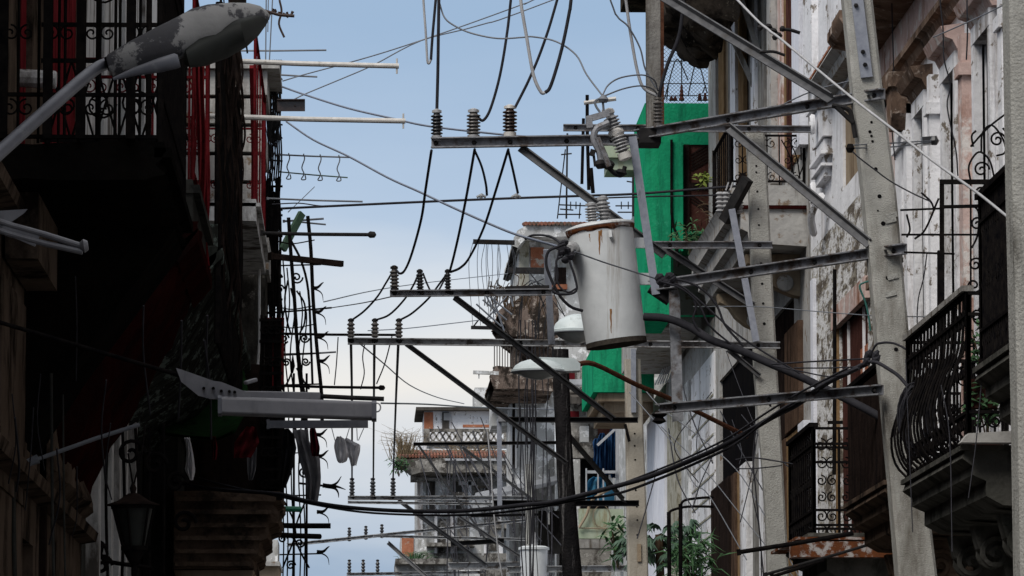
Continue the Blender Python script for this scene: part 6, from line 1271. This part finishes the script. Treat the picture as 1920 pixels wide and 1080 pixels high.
Wl = [
 ('pale thin cable looping down from the top edge above the dark ribbed left insulator', [(793,-12),(798,57),(801,110),(804,119),(808,112)], 38.3,38.3,5,'wire_light'),
 ('dark short half of the loop hanging at the top above the leftmost large insulator', [(808,112),(811,67),(817,0),(818,-12)], 38.3,38.3,6,'rubber'),
 ('thick black cable dropping straight from the top to the leftmost large insulator', [(823,-12),(822,60),(821,133),(819,210)], 38.6,38.5,6,'rubber'),
 ('thick dark cable curving from the top edge to the middle large insulator', [(959,-12),(950,67),(937,143),(920,203),(907,225),(898,222),(892,212)], 38.5,38.5,6,'rubber'),
 ('dark cable slanting from the top edge down to the right large insulator', [(1048,-12),(1020,80),(993,147),(965,203)], 38.5,38.5,6,'rubber'),
 ('pale thick cable coming down from the top into the hanging loop at top centre', [(975,-12),(979,20),(987,67),(1000,140),(1014,172),(1022,174)], 38,38,7,'wire_light'),
 ('dark thick half of the hanging loop at top centre', [(1022,174),(1033,160),(1053,93),(1068,20),(1072,-12)], 38,38,7.5,'rubber'),
 ('thin grey wire sagging from the top left over to the fuse cutout', [(824,5),(833,32),(850,47),(883,62),(933,72),(980,70),(1000,69),(1043,78),(1080,103),(1100,140),(1130,180)], 38.6,37.8,3.2,'wire_grey'),
 ('thin grey wire from the top edge to the brown insulator on the steel joint', [(1140,-12),(1157,30),(1178,50),(1200,90),(1210,130),(1230,165)], 38,38.4,3.2,'wire_grey'),
 ('pale thick cable from the top edge down to the brown insulator on the steel joint', [(1172,-12),(1183,67),(1195,133),(1207,165),(1232,180)], 38.2,38.4,6,'wire_light'),
 ('dark purple cable descending right of the pole behind the brown insulator', [(1284,-12),(1273,67),(1253,117),(1240,160),(1236,182)], 38.2,38.4,7,'rubber'),
 ('upper grey arc of wire from the fuse cutout to the brown insulator', [(1130,178),(1140,160),(1160,147),(1190,141),(1212,142),(1228,152),(1233,170)], 37.8,38.4,3.2,'wire_grey'),
 ('lower grey arc of wire from the fuse cutout to the brown insulator', [(1133,180),(1167,167),(1200,161),(1222,166),(1232,176)], 37.8,38.4,3.2,'wire_grey'),
 ('upper of the two thin wires crossing the sky diagonally at the top', [(530,152),(570,140),(663,115),(740,92),(850,55),(980,8),(1010,-5)], 58,60,2.6,'wire_grey'),
 ('lower of the two thin wires crossing the sky diagonally at the top', [(550,187),(575,175),(640,148),(700,122),(790,76),(900,47),(1047,-4)], 57,60,2.6,'wire_grey'),
 ('bluish wire from the left houses sagging behind the three large insulators', [(530,163),(573,178),(653,203),(740,223),(807,237),(940,252),(1060,262)], 58,46,4.2,'wire_blue'),
 ('long bluish wire descending from the left houses to the transformer', [(537,228),(587,262),(653,293),(727,333),(787,360),(840,385),(907,415),(963,438),(1010,452),(1060,466)], 56,38,4.2,'wire_blue'),
 ('thin grey wire across the front of the transformer to the black cable knot', [(1078,472),(1130,491),(1190,510),(1235,524)], 37.2,37.6,3,'wire_grey'),
 ('long straight black wire crossing the sky below the big insulator arm', [(527,391),(673,384),(827,377),(980,371),(1100,367),(1200,363),(1340,352),(1400,348)], 50,48,5,'rubber'),
 ('thin dark wire just above the long straight black wire at left', [(510,383),(560,381),(600,386),(640,386)], 52,51.8,2.5,'rubber'),
 ('second dark wire over the green wall parallel to the long black wire', [(1110,372),(1200,369),(1340,366),(1400,362)], 47.5,47,3.2,'rubber'),
 ('black cable from the left end of the long arm down to the left small arm', [(809,282),(798,355),(790,410),(773,473),(760,505),(750,513),(742,505)], 38.5,43,5,'rubber'),
 ('black cable from the middle insulator down to the right small arm insulator', [(890,280),(877,355),(863,427),(851,480),(843,510)], 38.5,43,5,'rubber'),
 ('short black tail hanging right below the middle insulator', [(890,282),(903,312),(911,345),(913,366)], 38.5,38.8,5,'rubber'),
 ('black cable from the right insulator sweeping left to the small arm', [(953,280),(930,356),(907,427),(880,483),(863,502),(845,510)], 38.5,43,5,'rubber'),
 ('short black tail hanging right below the right large insulator', [(953,282),(962,320),(971,362)], 38.5,38.8,5,'rubber'),
 ('left sagging black jumper between the two rows of small insulators', [(737,508),(724,530),(707,557),(683,583),(660,600)], 43,46.9,4,'rubber'),
 ('middle sagging black jumper between the two rows of small insulators', [(786,510),(775,535),(757,563),(730,590),(705,600)], 43,46.9,4,'rubber'),
 ('right sagging black jumper between the two rows of small insulators', [(839,512),(822,535),(803,560),(773,587),(750,600)], 43,46.9,4,'rubber'),
 ('black loop dipping from the second small insulator to the third', [(793,512),(802,535),(812,552),(822,545),(838,515)], 43,43,4,'rubber'),
 ('left vertical black wire dropping from the row of three taupe insulators', [(658,640),(660,760),(660,898)], 47,80,4,'rubber'),
 ('middle vertical black wire dropping from the row of three taupe insulators', [(702,640),(701,760),(700,898)], 47,80,4,'rubber'),
 ('right vertical black wire dropping from the row of three taupe insulators', [(747,640),(742,760),(737,898)], 47,80,4,'rubber'),
 ('thin crooked wire hanging between the middle and left vertical wires', [(686,636),(680,668),(683,700),(676,730)], 49,49,2.5,'rubber'),
 ('thin black wire slanting from the end of the long black pole', [(735,630),(722,680),(706,720)], 50,50,2.8,'rubber'),
 ('thin black wire hanging straight from the long black pole at its middle', [(634,632),(631,680),(627,722)], 50,50,2.5,'rubber'),
 ('thin wire sagging low across the sky from the third insulator arm to the far roof', [(672,642),(720,682),(768,722),(820,745),(870,757)], 50,90,2.2,'wire_grey'),
 ('pair wire running level behind the tube lamp toward the far roof, upper', [(715,756),(800,758),(900,764),(1060,768)], 60,95,3,'wire_grey'),
 ('thin diagonal wire from the small arm down left to the black rod', [(622,577),(680,568),(735,556)], 56,44,2.2,'wire_grey'),
 ('pale thin wire over the sky right of the scroll screen, rising to the tower', [(607,566),(700,545),(800,530),(952,513)], 56,95,1.8,'wire_grey'),
 ('faint thin wire rising right from behind the three taupe insulators', [(690,620),(760,616),(850,606),(925,597)], 80,95,2,'wire_grey'),
 ('thick black cable bundle sagging across the whole lower picture', [(325,903),(400,917),(520,926),(573,939),(640,950),(730,957),(830,959),(907,955),(980,947),(1043,940),(1150,913),(1220,893),(1303,860),(1367,830),(1447,783),(1497,757),(1547,720),(1587,700),(1628,680)], 48,35.4,9,'rubber'),
 ('thin black cable twisted over the thick sagging bundle', [(330,885),(430,912),(520,930),(600,948),(700,962),(860,966),(980,956),(1080,938),(1160,925),(1240,896),(1310,866),(1380,832),(1450,778),(1500,748),(1560,712),(1610,690)], 48.2,35.5,5,'rubber'),
 ('second thin cable hugging the thick sagging bundle at its right half', [(1040,944),(1100,930),(1200,894),(1300,853),(1370,818),(1440,772),(1500,736),(1590,690)], 42,35.3,4,'rubber'),
 ('black cable rising from the end of the bundle over the leaning pole', [(1628,680),(1640,650),(1653,643),(1680,645),(1710,665),(1722,700)], 35.4,35,4.5,'rubber'),
 ('black cable passing in front of the leaning pole toward the near balcony', [(1627,678),(1645,680),(1663,690),(1685,705),(1705,728)], 35.3,34.8,7,'rubber'),
 ('very thick black cable running from the transformer down right behind the leaning pole', [(1208,594),(1250,597),(1293,613),(1333,637),(1383,655),(1447,683),(1500,706),(1560,735),(1620,765),(1665,790)], 37.8,37,17,'rubber'),
 ('black cable looping from the knot down onto the very thick cable', [(1233,525),(1265,532),(1293,548),(1305,575),(1300,600),(1318,628),(1345,642)], 37.6,37.6,5,'rubber'),
 ('upper black cable arching right out of the knot beside the hanger strap', [(1233,520),(1280,526),(1320,545),(1345,575),(1360,610),(1395,650)], 37.5,37.5,5,'rubber'),
 ('middle black cable leaving the knot beside the hanger strap', [(1235,527),(1275,540),(1310,570),(1330,610),(1370,645)], 37.4,37.5,4,'rubber'),
 ('low black cable crossing diagonally through the dark balcony void', [(1290,545),(1330,580),(1380,625),(1440,665),(1500,700)], 37.3,37.2,4,'rubber'),
 ('black lead curling from the transformer terminal out to the left', [(1060,457),(1045,463),(1028,472),(1024,495),(1034,525),(1050,555),(1070,575),(1093,583)], 37.5,37.6,6,'rubber'),
 ('second black lead looping under the transformer terminal', [(1055,480),(1043,490),(1046,520),(1036,545),(1055,552),(1080,546),(1078,520),(1067,488)], 37.5,37.5,5,'rubber'),
 ('thin black lead crossing the loops left of the transformer', [(1048,470),(1042,505),(1048,535),(1065,548),(1082,540)], 37.4,37.4,4,'rubber'),
 ('black cable arching over the tower roof toward the transformer terminal', [(985,448),(1000,441),(1030,443),(1050,455),(1060,465)], 42,37.6,5,'rubber'),
 ('thick pale steel guy wire crossing diagonally in front of the leaning pole', [(1378,-5),(1440,55),(1460,70),(1530,128),(1597,183),(1680,247),(1747,300),(1817,350),(1850,375),(1903,418)], 35.6,27,5,'wire_light'),
 ('grey wire behind the steel arm rising toward the roof at top right', [(1450,205),(1520,172),(1600,150)], 40,37,2.6,'wire_grey'),
 ('thin wire at the upper right corner slanting over the pink wall', [(1750,70),(1840,30),(1890,5)], 36,34,2.6,'wire_grey'),
 ('black wire hanging from the spool on the leaning pole down to the balcony', [(1593,278),(1610,295),(1640,318),(1670,340),(1710,362),(1745,378)], 35.8,35.5,3,'rubber'),
 ('upper grey line from the leaning pole to the bracket at the white wall', [(1600,272),(1680,268),(1745,264)], 35.8,37,3,'wire_grey'),
 ('lower grey line from the leaning pole to the bracket at the white wall', [(1600,278),(1680,275),(1745,266)], 35.8,37,3,'wire_grey'),
 ('black wire snaking down the pink wall near the top right', [(1762,-5),(1768,50),(1770,110),(1782,160),(1776,200),(1792,280),(1796,330)], 37.5,37.5,3,'rubber'),
 ('straight black wire hanging down the pink wall beside the cornice head', [(1813,-5),(1814,60),(1812,112)], 36.8,36.8,3,'rubber'),
 ('thin black wire down the brown stained wall beside the leaning pole', [(1672,-5),(1674,80),(1676,160),(1672,230),(1678,300)], 43,43,2.5,'rubber'),
 ('black drip loop wire on the white wall below the cable bracket', [(1738,475),(1732,520),(1722,560),(1720,610),(1728,650)], 40,40,2.6,'rubber'),
 ('thin green hose bending down the peeling wall left of the leaning pole', [(1640,525),(1620,530),(1612,538),(1622,565),(1628,590),(1632,620)], 44,44,4,'teal'),
 ('thin level black wires before the peeling wall, upper of three', [(1447,683),(1520,678),(1600,674),(1630,672)], 36.5,35.6,3.5,'rubber'),
 ('thin level black wires before the peeling wall, middle of three', [(1490,690),(1550,690),(1610,688)], 36.4,35.6,3,'rubber'),
 ('thin level black wires before the peeling wall, lowest of three', [(1450,686),(1500,696),(1555,706),(1590,700)], 36.4,35.6,3,'rubber'),
 ('lone thin line across the dark void right of the straight pole', [(1300,575),(1420,575),(1520,583),(1640,592),(1740,594)], 44,36,2,'wire_grey'),
 ('long thin diagonal wire from the steel arm end to the lower right', [(1200,720),(1240,765),(1300,810),(1380,880),(1430,960),(1500,1085)], 50,45,2.2,'wire_grey'),
 ('thin diagonal wire crossing the lilac pilaster low in the picture', [(1180,735),(1260,830),(1300,905),(1330,930),(1400,1050)], 52,50,2.2,'wire_grey'),
 ('thin diagonal wire crossing the mottled pilaster toward the brown door', [(1240,800),(1320,880),(1385,960),(1450,1040),(1490,1085)], 52,50,2,'wire_grey'),
 ('thin wire from the beam end down across the white siding', [(1335,735),(1300,780),(1270,820),(1268,850),(1310,905)], 50,50,2.2,'rubber'),
 ('thin wire sagging across the ochre shutter low at right', [(1380,862),(1410,858),(1465,866),(1496,872)], 46,45,3,'rubber'),
 ('second thin wire sagging over the straight pole, slightly lower', [(1380,879),(1420,878),(1465,873)], 46,45,2.6,'rubber'),
 ('thin wire bunch hanging left of the straight pole, black', [(1418,800),(1412,860),(1418,930),(1432,1085)], 45,45,3,'rubber'),
 ('thin wire beside the straight pole from its middle to the bottom', [(1420,880),(1410,920),(1425,1000),(1428,1085)], 45,45,2.4,'rubber'),
 ('pale thin wire hanging in front of the far strap, long', [(914,810),(920,870),(925,950),(935,1040),(942,1085)], 66,66,3,'wire_light'),
]
for i, q in enumerate(Wl): wire(*q)
# black iron awning poles low right
pipe(1382, 1036, 1600, 1000, 9, 42, 'iron', 'upper thick black pole slanting across the bottom right', 'pole', 'pole')
pipe(1432, 1078, 1700, 1000, 6, 41, 'dark_steel', 'lower thin black pole slanting across the bottom right', 'pole', 'pole')
pipe(1445, 1082, 1545, 1050, 7, 41.5, 'iron', 'short thick black pole at the bottom edge right of the straight pole', 'pole', 'pole')
mb = MB().tube(catmull([P(1275, 960, 52), P(1276, 1090, 52)], 3), .02, 6)
fr = thing('iron_frame', 'black iron frame of bent bars over the broad leaves', 'iron frame', P(1290, 1085, 52))  # open frame of upright and bent iron bars
build(MB().tube([P(1254, 960, 52), P(1255, 1090, 52)], .022, 6).tube([P(1276, 945, 52), P(1276, 1090, 52)], .022, 6), 'upright_bars', 'iron', fr)
build(MB().tube(catmull([P(1254, 962, 52), P(1262, 956, 52), P(1290, 950, 52), P(1338, 950, 52)], 4), .016, 6).tube(catmull([P(1276, 947, 52), P(1284, 938, 52), P(1310, 934, 52), P(1338, 932, 52)], 4), .016, 6), 'bent_bars', 'iron', fr)
# cable bracket on the white wall, hook and knot
build(MB().beam(P(1728, 265, 38.5), P(1756, 263, 38.5), .10, .06).lathe(P(1752, 272, 38.4), P(1752, 256, 38.4), [(0, .02), (.5, .04), (1, .02)], 8), 'wall_clamp', 'porcelain_dark', label='small dark cable clamp on the white wall beside a dark door', cat='clamp')
build(MB().lathe(P(1594, 286, 35.8), P(1594, 270, 35.8), [(0, .02), (.5, .035), (1, .02)], 10), 'spool', 'iron', label='small black spool insulator on the left edge of the leaning pole', cat='insulator')
mb = MB()
for (x, y, r) in ((1448, 58, .05), (1458, 66, .045), (1440, 50, .04), (1466, 54, .03), (1452, 70, .03), (1424, 52, .03)): mb.lathe(P(x, y+5, 35.5), P(x+2, y-5, 35.5), [(0, r*.4), (.5, r*.8), (1, r*.4)], 8)
mb.tube(catmull([P(1462, 55, 35.5), P(1480, 56, 35.5), P(1500, 62, 35.5)], 4), .014, 5).tube(catmull([P(1424, 98, 36), P(1450, 97, 36), P(1472, 104, 36)], 4), .012, 5)
build(mb, 'cable_joint', 'dark_steel', label='dark lumpy wire joint on the pale guy wire at top right', cat='cable joint')
mb = MB()
for k in range(9): c = P(1236+k*3, 522+random.uniform(-6, 10), 37.5); mb.lathe(c-V((.03, 0, .02)), c+V((.03, 0, .02)), [(0, .015), (.5, .035), (1, .015)], 8)
build(mb, 'cable_joint', 'rubber', label='black knot of taped cables at the foot of the hanger strap', cat='cable joint')
mb = MB()
for k in range(7): c = P(1630+random.uniform(-12, 14), 676+random.uniform(-14, 14), 35.3); mb.lathe(c-V((.02, 0, .03)), c+V((.03, 0, .03)), [(0, .01), (.5, .028), (1, .01)], 8)
build(mb, 'cable_joint', 'rubber', label='black taped cable joint left of the leaning pole at the bundle end', cat='cable joint')
for x, y in ((903, 368), (968, 368)):
    build(MB().tube([P(x-9, y+2, 38.8), P(x, y-3, 38.8), P(x+8, y+2, 38.8)], .012, 5).lathe(P(x-2, y+4, 38.8), P(x+1, y-5, 38.8), [(0, .01), (.5, .02), (1, .01)], 7), 'wire_clip', 'white_plastic', label='pale wire clip on the long black wire, %s of two' % ('left' if x < 940 else 'right'), cat='clip')
build(MB().lathe(P(1236, 795, 45), P(1236, 770, 45), [(0, .02), (.2, .07), (.5, .04), (.7, .08), (1, .03)], 10), 'shackle_insulator', 'iron', label='black shackle insulator hanging below the third steel arm end', cat='insulator')
# bundles of thin hanging drop wires in the centre
random.seed(21)
ORD = ['leftmost', 'second from the left', 'third from the left', 'fourth from the left', 'fifth from the left', 'sixth from the left', 'seventh from the left', 'eighth from the left', 'ninth from the left',
       'tenth from the left', 'eleventh from the left', 'twelfth from the left', 'thirteenth from the left', 'fourteenth from the left', 'fourth from the right', 'third from the right', 'second from the right', 'rightmost']
def bunch(items, base, nm, grp, m='rubber', sm=4):
    """items: (points, Y0, Y1, px); each named by its order along the row of wires"""
    items = sorted(items, key=lambda q: q[0][0][0]); n = len(items)
    for k, (pts, Y0, Y1, px) in enumerate(items):
        o = 'rightmost' if k == n-1 else ('second from the right' if k == n-2 else ('third from the right' if k == n-3 else ORD[k]))
        wire(base+', '+o, pts, Y0, Y1, px, m, 'wire', nm, grp, sm)
it = []
for k in range(16):
    x = random.choice([990, 996, 1001, 1008, 1014, 1027, 1048, 985, 973]) + random.uniform(-3, 3); y0 = random.choice([600, 650, 700, 760]); y1 = random.choice([840, 930, 1020, 1085]); Y = random.uniform(58, 76)
    pts = [(x, y0)]; n = 5
    for i in range(1, n+1): pts.append((x+random.uniform(-3, 3)+(k % 3-1)*i*.8, y0+(y1-y0)*i/n))
    it.append((pts, Y, Y, random.uniform(1.6, 2.8)))
bunch(it, 'thin black wire hanging behind the flat street lamp', 'drop_wire', 'thin drop wires behind the flat lamp', sm=3)
it = []
for k in range(12):
    x = random.uniform(955, 1085); it.append(([(random.uniform(985, 1040), random.uniform(505, 560)), (x, random.uniform(530, 650)), (x+random.uniform(-15, 15), random.uniform(610, 740))], 80, 92, 1.8))
bunch(it, 'tangled thin wire before the tower balconies', 'tangled_wire', 'tangled wires in front of the tower')
it = []
for k in range(12):
    x = random.uniform(880, 960); it.append(([(x, 455), (x+random.uniform(-8, 8), 500), (x+random.uniform(-14, 14), 560+random.uniform(-20, 60))], 96, 98, 1.1))
bunch(it, 'faint hair-thin wire hanging against the sky left of the tower', 'thin_wire', 'hair thin wires left of the tower', 'wire_grey')
it = []
for k in range(12):
    x0 = 790+k*14+random.uniform(-4, 4); y0 = random.uniform(780, 860); x1 = x0+random.uniform(60, 160); y1 = y0+random.uniform(120, 240)
    it.append(([(x0, y0), ((x0+x1)/2+random.uniform(-10, 10), (y0+y1)/2+12), (x1, y1)], 100, 90, random.uniform(1.8, 3.4)))
bunch(it, 'dark slanting wire before the far grey house', 'service_wire', 'slanting wires before the far grey house')
it = []
for k in range(12):
    x = random.uniform(800, 1040); it.append(([(x, 860+random.uniform(-40, 40)), (x+random.uniform(-6, 6), 960), (x+random.uniform(-10, 10), 1085)], 88, 84, random.uniform(1.6, 3)))
bunch(it, 'thin upright wire before the lower far house', 'service_wire', 'vertical wires before the lower far house')
it = []
for k in range(12):
    x0 = random.uniform(1225, 1500); y0 = random.uniform(650, 900); x1 = x0+random.uniform(-60, 110); y1 = y0+random.uniform(80, 230)
    it.append(([(x0, y0), ((x0+x1)/2+random.uniform(-12, 12), (y0+y1)/2+14), (x1, y1)], 55, 48, random.uniform(1.6, 3)))
bunch(it, 'thin dark wire strung across the lower right fronts', 'service_wire', 'thin wires over the lower right fronts')
it = []
for k in range(3):
    x = 1700+k*70+random.uniform(-10, 10); it.append(([(x, 640+random.uniform(-20, 100)), (x+random.uniform(-20, 20), 820), (x+random.uniform(-30, 30), 940+random.uniform(-60, 140))], 31, 30, random.uniform(1.6, 2.4)))
bunch(it, 'thin curling wire before the near right balconies', 'service_wire', 'wires at the near right balconies')
it = []
for k in range(13):
    x = random.uniform(5, 470); y = random.uniform(560, 980); it.append(([(x, y-90), (x+random.uniform(-10, 12), y), (x+random.uniform(-16, 20), y+random.uniform(40, 120))], 28, 28.5, random.uniform(2, 4.5)))
bunch(it, 'thin black wire dangling before the dark left house fronts', 'dangling_wire', 'wires dangling on the left house fronts')
